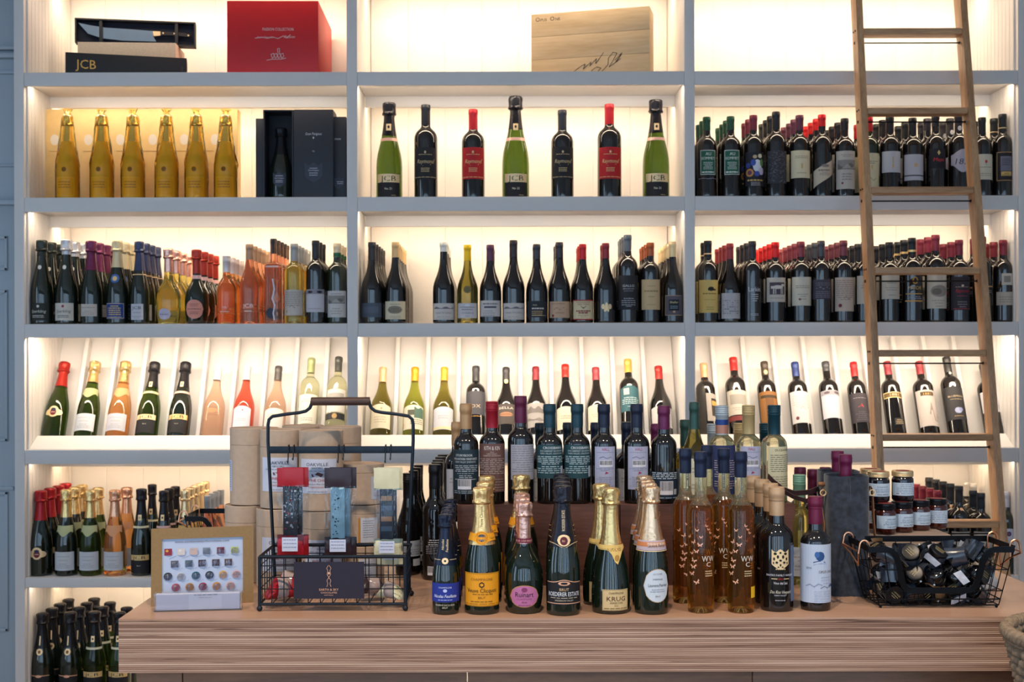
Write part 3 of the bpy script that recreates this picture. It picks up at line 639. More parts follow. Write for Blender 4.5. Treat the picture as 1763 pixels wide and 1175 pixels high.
# ---- third shelf, left bay
G3 = 'sparkling and pink bottles on the left third shelf'
spk = lambda p, t, c2: ([box_(40, 14, 80, p)], [('T', 'Sparkling', 0, 44, 11, t, 56, .3), ('E', 0, 68, 5, 5, c2), ('L', -22, 22, 34, 2, 6, t), ('E', 0, 216, 7, 8, 'd0d0cc')])
COLS3L = [
 (72, 413.6, 'champ', 42, 'champ', ('c', '2d3430', 62), spk('2b2c28', 'd5d2c8', 'd5d2c8'), 3, 'dark-labelled sparkling bottle at the left shelf end', 'dark-labelled sparkling bottle'),
 (114.5, 412.6, 'champ', 42, 'champ', ('c', 'c9c9ce', 58), spk('cdc7bc', '4a4648', 'a02c34'), 3, 'sparkling bottle with pale script label and white neck', 'white-necked sparkling bottle'),
 (157, 415, 'champ', 40, 'champ', ('c', '6a2a4e', 112), ([box_(34, 30, 76, 'c6beb4')], [lines('8f877e', 64, 1, 26), lines('a39a90', 50, 3, 22, 6)]), 3, 'purple-foiled sparkling bottle with small beige label', 'purple-foiled sparkling bottle'),
 (202, 414, 'champ', 41, 'champ', ('c', 'd9c9a2', 104), ([box_(38, 20, 80, '1d3f86'), ('E', 0, 172, 17, 17, '2c5aa0')], [('O', -36, 22, 36, 78, 1.4, 'pgold'), ('L', -24, 24, 70, 5, 8, 'c9b27a', 4), ('E', 0, 172, 9, 9, 'c9b27a'), ('L', -28, 28, 28, 1, 5, 'd8c9a0')]), 3, 'cream-foiled sparkling bottle with royal blue label', 'cream-foiled blue-label bottle'),
 (240, 416, 'champ', 36, 'champ', ('c', '3a4260', 112), ([('R', -26, 16, 24, 76, 'c6c6d0')], [('T', 'JCB', -2, 56, 11, '26262e', 36), ('L', -16, 14, 44, 1, 5, '77777f'), ('L', -20, 18, 30, 2, 6, '9a9aa4'), ('R', -50, 186, 50, 189, 'pgold')]), 3, 'navy-foiled sparkling bottle with narrow white label', 'navy-foiled sparkling bottle'),
 (290, 428, 'ruin', 46, 'yellow', ('c', 'rgold', 90), ([('E', -6, 38, 26, 21, 'bdb8cc')], [('T', 'Ruinart', -6, 34, 7, '55506a', 34)]), 5, 'squat yellow bottle with round lilac label', None),
 (338.5, 430, 'ruin', 45, 'champ', ('c', 'a23328', 92), ([('E', 0, 56, 36, 36, 'da9484')], [('O', -1, -1, 0, 0, .1, 'da9484'), lines('a05a50', 76, 2, 18, 6), lines('8a4a44', 58, 1, 26), lines('a05a50', 46, 2, 18, 6), ('R', -50, 172, 50, 186, 'd8b0b0')]), 5, 'dark round-bodied bottle with pink disc label', 'pink disc label bottle'),
 (390, 441, 'squat', 37, 'orose', ('s', 'd9cfd0', 62), (None, [('T', 'm', 0, 58, 12, 'f0e2d6'), lines('f0e2d6', 48, 1, 18)]), 3, 'short orange-pink bottle with white screw top', None),
 (429.5, 421, 'waist', 38, 'rose', ('f', 'a2826a', 58), (None, [('T', 'JCB', 0, 62, 14, 'f2e6e0', 40), lines('f2e6e0', 50, 1, 14)]), 4, 'curvy pink bottle with white printed monogram', None),
 (471, 411.6, 'square', 32, 'rose', ('f', '202024', 56), ([('E', -6, 40, 16, 20, '3a3c4c')], [('K', [(2, 168), (8, 130), (0, 95), (10, 70), (4, 40), (8, 16)], 5, 'd9d3e0'), ('R', -24, 214, 24, 219, 'e6d6d6')]), 4, 'square pink bottle with tall black cap', None),
 (506.5, 420, 'bord', 37, 'yellow', ('f', '8f9296', 66), ([box_(42, 32, 128, 'c2bab2')], [('L', -32, 32, 120, 8, 7, '9a928a'), ('K', [(-14, 62), (-4, 70), (6, 60), (20, 68)], 1.3, '4a4644'), ('R', -28, 42, -22, 50, 'b38f3a')]), 4, 'pale yellow bottle with grey cap and letter-like label', None),
 (543.5, 414.6, 'bord', 36.5, 'dark', ('f', '24272e', 66), ([box_(44, 44, 130, 'c6c3ca')], [('R', -44, 112, 44, 130, '908b96'), ('E', -18, 120, 12, 5, '3c3844'), ('E', 20, 120, 12, 5, '3c3844'), ('E', -18, 120, 4, 4, '17151a'), ('E', 20, 120, 4, 4, '17151a'), lines('9a969e', 58, 1, 26)]), 2, 'dark bottle whose label shows a pair of eyes', None),
 (580.5, 419.5, 'bord', 37, 'dkgreen', ('f', 'd4c3a4', 52, '1f5a3a', 36, 52), ([box_(45, 24, 124, 'c8c4c2')], etch(36, 76, 106) + [lines('8f8a86', 114, 1, 20), lines('a09b96', 58, 3, 24, 9)]), 2, 'dark bottle with grey vineyard label at the upright', None),
]
for (px, yt, sh, R, gl, cap, lab, nb, desc, short) in COLS3L:
    col_(2, px, yt, sh, R, gl, cap, lab, nb, desc, G3, short=short, inset=.02 if px < 260 else .03)

# ---- third shelf, middle bay
G3M = 'burgundy bottles on the middle third shelf'
wall_ = lambda: ([box_(48, 14, 76, 'c9c4c0')], [('S', -42, 42, lambda x: 55, lambda x: 60 + 3 * math.sin(x / 6.), '6a6470'), ('T', 'HARTFORD', 0, 36, 7, '77727a', 66), ('L', -40, 40, 26, 2, 6, 'a39e9c')])
COLS3M = [
 (640.5, 417.5, 'burg', 42, 'dark', ('f', '2c2d33', 66), ([box_(46, 24, 78, '4b5564')], [('R', -30, 40, 30, 64, '566172')]), 4, 'burgundy bottle with slate label beside the middle upright', 'slate-label bottle'),
 (681, 417.5, 'burg', 41, 'dark', ('f', 'c9a878', 58), ([box_(48, 16, 84, 'd6cbae')], [('E', 0, 52, 30, 15, '8a8272'), ('L', -24, 24, 58, 3, 6, '5f594e'), lines('9a9076', 74, 1, 20), lines('a39a80', 28, 2, 22, 6)]), 4, 'tan-capped burgundy bottle with cream engraved label', 'cream engraved label'),
 (764, 417.5, 'burg', 42, 'dark', ('f', 'c6c8c4', 36), wall_(), 3, 'white-topped burgundy bottle with wide landscape label', 'white-topped bottle'),
 (804.8, 422, 'burg', 39.5, 'olive', ('f', 'e2b80e', 60), ([box_(44, 20, 76, 'c9c6ca'), ('E', 0, 128, 16, 14, '6a6440')], [('E', 0, 68, 10, 5, 'dfe0e6'), ('R', -30, 60, 30, 62, '6a6878'), ('L', -22, 22, 54, 1, 6, '8a8894', 4), ('T', 'CHABLIS', 0, 36, 6, '6f6d78', 48), ('L', -8, 8, 28, 1, 5, '8a8894')]), 0, 'olive bottle with bright yellow cap', None),
 (844, 422, 'burg', 41, 'dark', ('f', '55324c', 60), ([box_(46, 26, 86, 'cac5c4')], [('L', -30, 30, 76, 1, 7, '7a7278', 5), ('R', -24, 58, 24, 64, '35304a'), ('L', -30, 16, 48, 3, 8, '9a9498')]), 2, 'purple-capped burgundy bottle with white label', None),
 (884, 414, 'burg', 42, 'dark', ('f', '2a262c', 64), wall_(), 2, 'black-capped burgundy bottle with wide landscape label', 'black-capped landscape label'),
 (924, 420.8, 'burg', 40, 'dark', ('f', '33363f', 56), ([('R', -44, 22, 44, 84, '232831')], [('T', 'PAUL', -8, 66, 5, 'd9c9a8'), ('L', -20, 28, 58, 1, 6, 'd9d4cc', 5), ('L', -20, 22, 46, 3, 7, 'c9a878'), ('L', -20, 38, 30, 1, 5, 'c9b48a')]), 1, 'burgundy bottle with black label and small white text', None),
 (963, 417.5, 'burg', 41, 'dark', ('f', '2f2e36', 58), ([box_(46, 20, 82, 'bfa187')], [('L', -34, 20, 74, 1, 6, '8a6c54'), ('K', [(-24, 52), (-12, 58), (0, 50), (14, 58), (28, 52)], 1.5, '6a5040'), lines('8a6c54', 40, 1, 16), ('E', -28, 28, 5, 5, '6a2430')]), 2, 'burgundy bottle with tan aged-paper label', None),
 (1003, 420.8, 'burg', 40, 'dark', ('f', 'b31f2a', 58), ([box_(46, 12, 88, 'd6c8a4')], [('R', -46, 84, 46, 88, 'a3202a'), ('R', -46, 12, 46, 16, 'a3202a'), ('T', 'WILLIAMS', 0, 76, 5.5, '8a3a30', 58), ('T', 'SELYEM', 0, 68, 5.5, '8a3a30', 44), ('P', [(-12, 64), (12, 64), (0, 54)], '3a302c'), ('L', -28, 28, 48, 2, 7, '8a3a30', 5), ('L', -20, 20, 30, 2, 6, 'a08a6a')]), 2, 'red-capped burgundy bottle with cream and red label', None),
 (1042.6, 419, 'burg', 40, 'dark', ('f', '7c2634', 58), ([('E', 0, 62, 6, 16, 'pgold'), ('E', -13, 62, 7, 10, 'pgold'), ('E', 13, 62, 7, 10, 'pgold'), ('R', -14, 54, 14, 58, 'pgold'), ('E', -6, 48, 4, 6, 'pgold'), ('E', 6, 48, 4, 6, 'pgold')], None), 1, 'burgundy bottle with a gold fleur-de-lis', None),
 (1080.5, 405, 'bord', 38, 'dark', ('f', '59626c', 62), ([box_(52, 50, 180, '23242a')], [('T', 'GALLO', 0, 136, 9, 'c9c9cc', 46), ('L', -22, 22, 130, 1, 6, 'a0a0a6'), ('L', -18, 18, 122, 1, 6, '8a8a90'), ('L', -28, 28, 94, 4, 8, 'a0a0a6'), ('L', -10, 10, 64, 1, 6, 'c0c0c4')]), 3, 'tall slate-capped bottle with dark charcoal label', None),
 (1119.5, 418.5, 'bord', 37, 'dark', ('f', 'a3542e', 50), ([box_(44, 50, 164, 'cdb288')], [('L', -16, 16, 140, 1, 6, 'a08a64'), ('L', -28, 28, 122, 1, 6, '8a7450', 4), ('L', -12, 12, 100, 1, 6, '8a7450'), ('L', -16, 16, 70, 1, 6, 'a08a64')]), 3, 'copper-capped bottle with plain tan label', None),
 (1158, 416.5, 'burg', 38, 'dark', ('f', 'd2bf94', 58), ([box_(36, 28, 104, '5c5460')], [('O', -36, 28, 36, 104, 2, 'b89a78'), ('R', -20, 46, 20, 88, '17222c'), ('T', 'Shafer', 0, 74, 8, 'e0cf9a', 32), ('L', -14, 14, 64, 2, 7, '8a9aa4'), ('E', 0, 42, 5, 4, 'c9a878')]), 4, 'cream-capped bottle with mauve and black label', None),
]
for (px, yt, sh, R, gl, cap, lab, nb, desc, short) in COLS3M: col_(2, px, yt, sh, R, gl, cap, lab, nb, desc, G3M, short=short)

# ---- third shelf, bay by the ladder
G3R = 'red wine bottles on the third shelf by the ladder'
code = [('R', x, y, x + rs.choice((3, 4, 7)), y + 3, '6c6a74') for y in range(34, 88, 8) for x in range(-36, 36, 9) if rs.random() < .62]
horse = [('R', -30, 106, 32, 152, '4c434e'), ('E', 2, 134, 20, 7, 'd0c9c2'), ('E', 22, 141, 8, 5, 'd0c9c2'), ('R', -16, 108, -12, 132, 'd0c9c2'), ('R', -8, 108, -5, 130, 'd0c9c2'), ('R', 12, 108, 15, 130, 'd0c9c2'), ('R', 18, 108, 21, 132, 'd0c9c2'), ('R', -24, 128, -16, 138, 'd0c9c2')]
COLS3R = [
 (1218.6, 415, 'bord', 38, 'dark', ('f', '1b1e26', 62, 'pgold', 48, 52), ([box_(46, 38, 162, 'd6b96e')], [('E', 6, 128, 12, 8, '221c14'), ('R', -6, 122, 26, 128, '221c14'), ('L', -26, 30, 112, 1, 6, '8a7030', 4), ('L', -20, 26, 88, 1, 5, 'a08a4a'), ('L', -12, 16, 60, 2, 8, 'a08a4a')]), 1, 'bottle with large mustard-yellow label', None),
 (1256.7, 419.5, 'burg', 38, 'dark', ('f', '8c3038', 60), ([box_(44, 16, 112, 'b9b6ba')], code), 3, 'burgundy bottle with grey letter-grid label', None),
 (1295, 415.6, 'bord', 37, 'dark', ('f', '2b2c33', 66), (None, [('T', 'Larkin', 2, 118, 17, 'd6d6da', 46), ('L', -10, 16, 108, 4, 8, 'c0c0c6'), ('L', -14, 18, 34, 2, 5, 'c0c0c6')]), 3, 'bottle printed with white lettering and no paper label', 'bottle printed in white'),
 (1334.6, 417.5, 'bord', 37, 'dark', ('f', 'd01c20', 58), ([box_(46, 78, 170, 'c3bcb2')], horse + [lines('8f887e', 94, 1, 26)]), 4, 'bright red-capped bottle with animal photo label', 'animal photo label'),
 (1378.5, 416.5, 'bord', 38, 'dark', ('f', '76303e', 58), ([box_(47, 64, 172, 'ccc8b8')], [lines('8a8678', 140, 2, 28, 7), lines('9a9688', 108, 2, 20, 8), ('E', -12, 88, 5, 4, '7c2430'), lines('8a8678', 90, 1, 12)]), 4, 'maroon-capped bottle with cream label and red seal', 'cream label with red seal'),
 (1413.5, 415, 'bord', 36, 'dark', ('f', '3f424a', 60), ([box_(46, 88, 162, '43404c')], [('L', -30, 30, 150, 2, 7, '6c6a78'), ('K', [(-26, 128), (-12, 134), (0, 126), (14, 134), (28, 128)], 1.5, 'b9b6c4'), ('L', -30, 30, 118, 4, 7, '7c7a88')]), 3, 'bottle with dark mauve label and charcoal cap', None),
 (1452, 414.6, 'bord', 37.5, 'dark', ('f', '6a3440', 58), ([box_(46, 42, 170, 'bfb2a6')], [('L', -36, 36, 160, 10, 8, '9a8c80'), ('E', -22, 64, 7, 7, '7a2a34'), ('K', [(-10, 90), (0, 98), (10, 88), (22, 98)], 1.2, '5a4c46')]), 3, 'bottle with tall handwritten-style label and wax seal', 'handwritten-style label'),
 (1489, 417, 'bord', 36, 'dark', ('f', '232328', 66), ([box_(44, 70, 176, 'c0b9ae')], [lines('948d82', 150, 3, 24, 9)]), 3, 'bottle behind the near ladder rail, third shelf', None),
 (1531, 417.5, 'bord', 37, 'dark', ('f', '202126', 58), ([box_(42, 88, 178, 'bdbab0')], [lines('8a877c', 158, 2, 22, 8), lines('9a978c', 132, 2, 26, 8), lines('8a877c', 104, 1, 14)]), 3, 'black-capped bottle with grey-white label under a tread', 'grey-white label'),
 (1570, 410, 'bord', 38, 'dark', ('f', '14181f', 62, 'gold', 46, 54), (None, [('T', 'PRIDE', 0, 124, 12, 'c9a860', 52), ('E', 0, 158, 11, 14, 'b8934a'), ('E', 0, 158, 6, 9, '1a1a20'), ('R', -36, 106, 36, 109, 'c79a50'), ('L', -30, 30, 98, 2, 7, '8a94a4'), ('R', -38, 78, 38, 83, 'c99a54')]), 4, 'bottle with gold lettering and gold bands', None),
 (1610.5, 405, 'bord', 39, 'dark', ('f', '7e2a3c', 60), ([box_(48, 52, 180, 'c6c1b4')], [('E', 2, 118, 34, 22, '8f8b82'), ('E', -8, 116, 18, 12, '6e6a62'), lines('a39e92', 84, 2, 26, 10), lines('8a857a', 62, 1, 14)]), 4, 'bottle with oval landscape engraving on cream label', 'oval landscape label'),
 (1651, 413.6, 'bord', 38, 'dark', ('f', '742636', 58), ([box_(46, 46, 172, '2d2832')], [('T', 'Raymond', 0, 112, 13, 'c22a38', 52, .3), ('E', 0, 138, 5, 4, 'd8c8b0'), ('L', -26, 26, 134, 1, 6, 'b09a90'), ('L', -20, 20, 100, 1, 5, 'a3404a'), ('L', -18, 18, 78, 3, 9, '8a8088'), ('L', -34, 34, 52, 1, 6, 'b04048')]), 3, 'bottle with dark label and red script under a tread', 'red script label'),
 (1691, 408, 'bord', 36, 'dark', ('f', '7c2432', 60), ([box_(40, 100, 140, '1a1c26')], [('R', -38, 132, 38, 137, 'c79a60'), ('L', -26, 26, 120, 2, 7, '8a8890')]), 1, 'bottle behind the far ladder rail, third shelf', None),
 (1727, 413.6, 'bord', 38, 'dark', ('f', '74232f', 58), ([('R', -20, 140, 22, 184, 'c4bcb0'), box_(40, 64, 114, 'b5aba0')], [('R', -12, 150, 14, 174, '8a847c'), ('L', -28, 28, 96, 3, 9, '938a80')]), 2, 'end bottle with small square label above a wide one', None),
]
for (px, yt, sh, R, gl, cap, lab, nb, desc, short) in COLS3R: col_(2, px, yt, sh, R, gl, cap, lab, nb, desc, G3R, short=short)

# ---- fourth shelf: bottles leaning back in the display inserts
def lean_(px, ytop, shape, Rmm, glass, cap, lab, desc, group):
    R = Rmm / 1000; d = RD + .003 + R * math.cos(LEAN); z = RZ - R * math.sin(LEAN) + .0006
    D = d + .25 * math.sin(LEAN); H = (P(px, ytop, D).z - z) / math.cos(LEAN)
    D = d + H * math.sin(LEAN); H = (P(px, ytop, D).z - z) / math.cos(LEAN)
    x = (px - CX) * (d - .03) / F
    bottle(shape, H, R, glass, cap, lab, (x, d + .001, z), desc, group, lean=LEAN, key=('lean', px))
G4 = 'bottles leaning back on the fourth shelf'
wl = lambda c='c9ccd2': ([('S', -44, 44, lambda x: 22, lambda x: 92, c)], [lines('a9a8ac', 76, 1, 24, 7), lines('b0a898', 62, 1, 18), lines('a9a8ac', 48, 3, 26, 7)])
plain = lambda w_, a, b, c, i='a09a90': ([box_(w_, a, b, c)], [lines(i, b - 20, 2, w_ * .6, 8), lines(i, a + 24, 2, w_ * .55, 8)])
for a in (
 (86, 625, 'champ', 43, 'green', ('c', 'a8281f', 108), (crest(98, 27), None), 'red-foiled green bottle with ornate gold crest, leaning'),
 (140.5, 624, 'champ', 43, 'green', ('c', 'gold', 92), (wl()[0] + [('S', -40, 40, lambda x: 170 - 9 * math.cos(x / 9.), lambda x: 205, 'a9ab7c')], wl()[1]), 'gold-foiled green bottle with white label, leaning'),
 (195, 624, 'champ', 43, 'orose', ('c', 'gold', 92), (wl('c4c4cc')[0] + [('S', -40, 40, lambda x: 170 - 9 * math.cos(x / 9.), lambda x: 205, 'd39a6a')], wl()[1]), 'gold-foiled amber-pink bottle with white label, leaning'),
 (246.5, 625, 'champ', 43, 'green', ('c', '2a282c', 112), jcb(42, 68, band='pgold', collar=(180, 190)), 'black-foiled bright green bottle with yellow neck band, leaning'),
 (301.5, 625, 'champ', 43, 'champ', ('c', '2a282c', 112), jcb(42, 68, 'gold', 'rgold', collar=(180, 190)), 'black-foiled dark bottle with pink neck band, leaning'),
 (360, 632, 'burg', 41, 'prose', ('s', 'd9dadb', 60), (None, [('E', 0, 104, 24, 10, 'a8835e'), lines('a07a54', 88, 1, 24)]), 'pale pink bottle with white screw cap and no paper label'),
 (412, 632, 'burg', 41, 'drose', ('s', 'd9dadb', 60), ([('S', -38, 38, lambda x: 20, lambda x: 122 - .006 * x * x, 'c9ccd6')], [('E', 4, 104, 3, 3, 'c05a50'), lines('b0b0b8', 70, 2, 22)]), 'deep coral bottle with arched white label, leaning'),
 (467.5, 632, 'burg', 41, 'prose', ('f', '4e4a48', 60), ([('S', -44, 44, lambda x: 34, lambda x: 112 - .003 * x * x, 'cfccc6')], [lines('a9a49c', 88, 2, 24, 8)]), 'pale peach bottle with dark grey cap, leaning'),
 (525, 618, 'bord', 38, 'white', ('f', '9aa272', 64), plain(44, 48, 170, 'd9d4c4'), 'pale white wine with sage green cap, leaning'),
 (573.5, 616, 'bord', 38, 'white', ('f', '4a4b48', 60), ([box_(46, 96, 192, 'd0ccc4'), box_(46, 66, 92, '26272a')], [('R', -36, 150, 36, 176, 'a09c96'), ('E', 0, 79, 10, 11, 'b89660')]), 'pale white wine with black-banded label, leaning'),
 (653, 634, 'burg', 42, 'olive', ('f', 'd8b184', 64), ([('S', -46, 46, lambda x: 28, lambda x: 128 - .004 * x * x, 'd6cdb4')], [('E', 4, 110, 3, 4, 'c08a50'), lines('b5ab90', 76, 3, 24, 10)]), 'olive bottle with peach-gold cap and cream label'),
 (710, 634, 'burg', 42, 'lime', ('f', 'd89a20', 60), ([('S', -46, 46, lambda x: 24, lambda x: 124 - .004 * x * x, 'd9d2bc')], [('S', 4, 44, lambda x: 70, lambda x: 112 + 4 * math.sin(x / 4), '4c6a5c'), ('R', -22, 82, 6, 104, '55584a'), ('P', [(-44, 30), (-4, 60), (-20, 66), (-44, 52)], 'd09a4c'), ('L', -10, 40, 64, 3, 8, '77735e')]), 'lime-green bottle with landscape painting label'),
 (762, 634, 'burg', 42, 'olive', ('f', 'd8a436', 58), ([('S', -46, 46, lambda x: 22, lambda x: 116 - .003 * x * x, 'c9c8ce')], [box_(45, 24, 34, 'pgold'), lines('a9a6ac', 80, 2, 20, 9)]), 'olive bottle with gold cap and gold-edged white label'),
 (818, 632, 'bord', 38, 'dark', ('f', '3c3d42', 66), ([box_(48, 84, 182, '47464e')], [('T', 'OX', 0, 112, 14, 'c9b090', 40), lines('b58a50', 78, 1, 26)]), 'dark bottle with charcoal label behind a tan-capped bottle'),
 (871.5, 634, 'burg', 41, 'dark', ('f', '3e3d40', 60), ([box_(44, 44, 128, '544b48')], [('T', 'BELLA', 0, 106, 10, 'd9cfc4', 60), ('E', 0, 84, 28, 9, 'b5805e'), ('R', -26, 83, 26, 85, '5a3a30'), ('E', 0, 232, 8, 9, 'gold')]), 'dark bottle with brown lips printed on it'),
 (924, 633, 'burg', 40, 'dark', ('f', '8a2a34', 58), ([box_(42, 30, 132, 'a9a29e')], [('S', -40, 40, lambda x: 90, lambda x: 112 + 6 * math.sin(x / 5), '77706e'), ('S', -40, 40, lambda x: 58, lambda x: 66 + 4 * math.sin(x / 7), '827b78')]), 'maroon-capped bottle with grey smoky label, leaning'),
 (976.5, 629, 'burg', 42, 'dark', ('w', 'c22a22', 56), ([('S', -46, 46, lambda x: 22, lambda x: 116 - .003 * x * x, 'd0c9b2')], [lines('a09a84', 78, 2, 24, 9)]), 'red-capped bottle with cream label, behind dark green caps'),
 (1030.5, 634, 'burg', 41, 'dark', ('f', 'a03a44', 56), ([('S', -46, 46, lambda x: 22, lambda x: 124 - .003 * x * x, 'd0cab4')], [lines('b0a990', 84, 2, 24, 9)]), 'rosy-capped bottle with cream label, leaning mid-bay'),
 (1088, 620, 'bord', 38, 'dark', ('f', 'd2a94e', 58), ([('S', -44, 44, lambda x: 96, lambda x: 204 - .006 * x * x, '33616a')], [('R', -26, 166, -4, 192, 'd6c2b4'), ('L', -34, 36, 154, 4, 8, 'b9cdd0'), ('L', -12, 12, 116, 1, 6, 'b9cdd0')]), 'yellow-capped bottle with teal label, leaning'),
 (1142, 632, 'burg', 43, 'dark', ('f', 'b02c28', 58), ([('S', -48, 48, lambda x: 30, lambda x: 118 - .003 * x * x, 'c4c0be')], [lines('a9a5a2', 84, 1, 20)]), 'red-capped bottle with plain white label near upright'),
 (1222.5, 627, 'bord', 38, 'dark', ('f', 'd8ab80', 62), ([('R', -6, 54, 46, 170, 'a89e96')], [('R', 14, 76, 46, 150, '2b2622'), ('R', 16, 120, 46, 140, 'c99a4a')]), 'peach-capped bottle with taupe and black label, leaning'),
 (1276, 617, 'bord', 40, 'dark', ('f', 'bf2b28', 58), ([box_(50, 80, 184, 'c6beb0'), box_(50, 56, 76, '7a3030')], [('R', -34, 124, 36, 166, '9a958c'), lines('a39c90', 110, 2, 26, 8)]), 'red-capped bottle with cream label over red strip'),
 (1330.5, 624, 'bord', 37, 'dark', ('f', '4a3f36', 60), ([box_(44, 20, 178, '8a5c2a')], [('R', -36, 150, 36, 162, '3c2a16'), ('R', -16, 40, 16, 150, '6e451c'), ('P', [(-18, 104), (18, 104), (0, 126)], '2c1f12'), ('E', 0, 268, 7, 9, 'gold')]), 'bottle with a bronze label, leaning'),
 (1385, 625, 'bord', 38, 'dark', ('f', '2d3f78', 62), ([box_(46, 46, 178, 'cfcac8')], [('L', -34, 34, 160, 6, 9, 'b9b2ae'), ('E', -20, 66, 7, 7, '6a3044'), ('K', [(-6, 104), (4, 112), (14, 102), (30, 112)], 1.2, '6a6468')]), 'blue-capped bottle with pale letter label, leaning'),
 (1439.5, 624, 'bord', 38, 'dark', ('f', '4a4b50', 42), ([box_(46, 66, 182, 'c9c8ce')], [('R', -44, 162, 44, 181, '9a939a'), ('E', -18, 172, 12, 5, '5a5058'), ('E', 22, 172, 12, 5, '5a5058')]), 'grey-capped bottle with eyes-topped white label, leaning'),
 (1489, 625, 'bord', 36, 'dark', ('f', 'b8262a', 62), ([box_(44, 48, 170, '38323a')], [('T', 'A', -2, 110, 14, 'c23440', 22, .3), ('L', -28, 28, 150, 1, 6, '8a8088'), ('L', -24, 24, 92, 5, 8, '55505c')]), 'red-capped bottle with dark label next to ladder rail'),
 (1549, 624, 'bord', 37, 'dark', ('f', '93343e', 58), ([box_(46, 150, 174, '6a5530')], [('O', -46, 150, 46, 174, 3, 'gold'), ('T', '1881', 0, 157, 11, 'd9c49a', 34), ('R', -12, 36, 26, 64, '2f2a2a'), ('L', -8, 22, 58, 3, 7, 'b09a70')]), 'bottle with gold-framed numeral strip, between ladder rails'),
 (1606, 624, 'bord', 39, 'dark', ('f', '95363e', 56), ([box_(48, 32, 182, 'bdb2ac')], [('R', -26, 158, 26, 174, '4a3420'), ('T', '1881', 0, 161, 9, 'c9a860', 30), ('P', [(-20, 96), (10, 130), (36, 70), (20, 50), (0, 80)], '93857e'), ('P', [(6, 60), (30, 50), (34, 84)], '7d7069')]), 'maroon-capped bottle with tall sketch label, between rails'),
 (1656, 616, 'bord', 39, 'dark', ('f', '3c3b3b', 68), ([box_(50, 58, 196, '2c2b2e')], [('T', 'BLUEPRINT', 0, 152, 7, 'c9b08a', 62), ('L', -24, 24, 144, 1, 6, 'a0906a'), ('E', 0, 96, 14, 12, 'a3aaca'), ('E', 10, 100, 8, 8, '8a94c0'), ('L', -18, 18, 74, 1, 6, 'b89a60'), ('E', 0, 262, 5, 6, 'd0c9be')]), 'bottle with black label and pale blue flower'),
 (1719, 628, 'bord', 38, 'dark', ('f', '4a4b50', 58), ([box_(48, 90, 176, 'c3c0c4')], [('E', -16, 156, 10, 8, '7a7888'), lines('a3a0a6', 116, 2, 24)]), 'last leaning bottle beyond the far ladder rail'),
): lean_(*a, G4)

# ---- fifth shelf
G5 = 'sparkling bottles on the left fifth shelf'
gl_ = lambda c: (wl()[0] + [('S', -38, 38, lambda x: 158 - 9 * math.cos(x / 9.), lambda x: 190, c)], wl()[1])
for a in (
 (70, 844.6, 'champ', 43, 'champ', ('c', 'a01f28', 112), (crest(84, 27), None), 4, 'red-foiled sparkling bottle with gold crest, fifth shelf', 0, 0),
 (114, 843, 'champ', 41, 'champ', ('c', 'gold', 104), gl_('b0b68a'), 2, 'gold-foiled bottle with white label beside red foils', 0, 0),
 (155.7, 844, 'champ', 41, 'green', ('c', 'gold', 104), gl_('b0b68a'), 1, 'gold-foiled greenish bottle beside the rose bottle', 0, 0),
 (198, 843.6, 'champ', 42, 'orose', ('c', 'copper', 100), gl_('d59a70'), 1, 'amber rose bottle with copper foil, fifth shelf', .018, 0),
 (243.5, 841.7, 'champ', 39, 'champ', ('c', '232126', 112), jcb(40, 60, 'gold', 'd9d2b0', collar=(180, 188)), 0, 'black-foiled bottle with pale neck band, fifth shelf', 0, 0),
 (282, 845, 'champ', 36, 'champ', ('c', '232126', 112), jcb(36, 60, 'gold', 'd6b0ae', collar=(180, 188)), 2, 'black-foiled bottle with pink neck band above picture frame', 0, 0),
 (319, 843, 'champ', 35, 'champ', ('c', 'pgold', 104), gl_('c9a860'), 4, 'pale gold-foiled bottle above the picture frame', 0, 0),
 (357, 854, 'burg', 34, 'rose', ('s', '9a9fa6', 60), plain(40, 30, 100, 'd0c6c2'), 3, 'silver-capped pink bottle above the picture frame', 0, 0),
):
    px, yt, sh, R, gl, cap, lab, nb, desc, dx, ins = a
    col_(4, px, yt, sh, R, gl, cap, lab, nb, desc, G5, dx=dx, inset=.03 + ins)
col_(4, 262, 834, 'champ', 34, 'champ', ('c', '232126', 112), jcb(34, 60, 'gold', 'd9d2b0', collar=(180, 188)), 0, 'black-foiled bottle set back between pale and pink neck bands', G5, inset=.22)
G5R = 'bottles on the fifth shelf beside the ladder'
pl = plain(42, 60, 160, 'b9b4ac')
for a in (
 (1614, 845, 'bord', 37, 'dark', ('f', '7c2434', 58), pl, 4, 'maroon-capped bottle behind the jars, fifth shelf'),
 (1651, 837, 'bord', 38, 'dark', ('f', '26272d', 62), (pl[0], pl[1] + [('E', 0, 244, 5, 5, 'c99a70')]), 4, 'black-capped bottle between ladder rails, fifth shelf'),
 (1689, 849, 'bord', 37, 'dark', ('f', '1f2733', 60), pl, 1, 'navy-capped bottle by the far ladder rail, fifth shelf'),
 (1731, 847, 'bord', 38, 'dkgreen', ('f', 'c9c6cc', 58), ([('S', -40, 40, lambda x: 100, lambda x: 172 - .006 * x * x, 'c3c4ce')], [('E', -2, 152, 9, 9, '2a3566'), ('E', -2, 152, 4, 4, '8a4a6a'), lines('9a9aa6', 128, 2, 20)]), 0, 'white-capped bottle standing alone right of ladder'),
):
    px, yt, sh, R, gl, cap, lab, nb, desc = a
    col_(4, px, yt, sh, R, gl, cap, lab, nb, desc, G5R, inset=.03)
col_(4, 1676, 833, 'bord', 35, 'dark', ('f', 'c9c6c4', 58), pl, 1, 'white-capped bottle behind navy caps by the ladder', G5R, inset=.30)
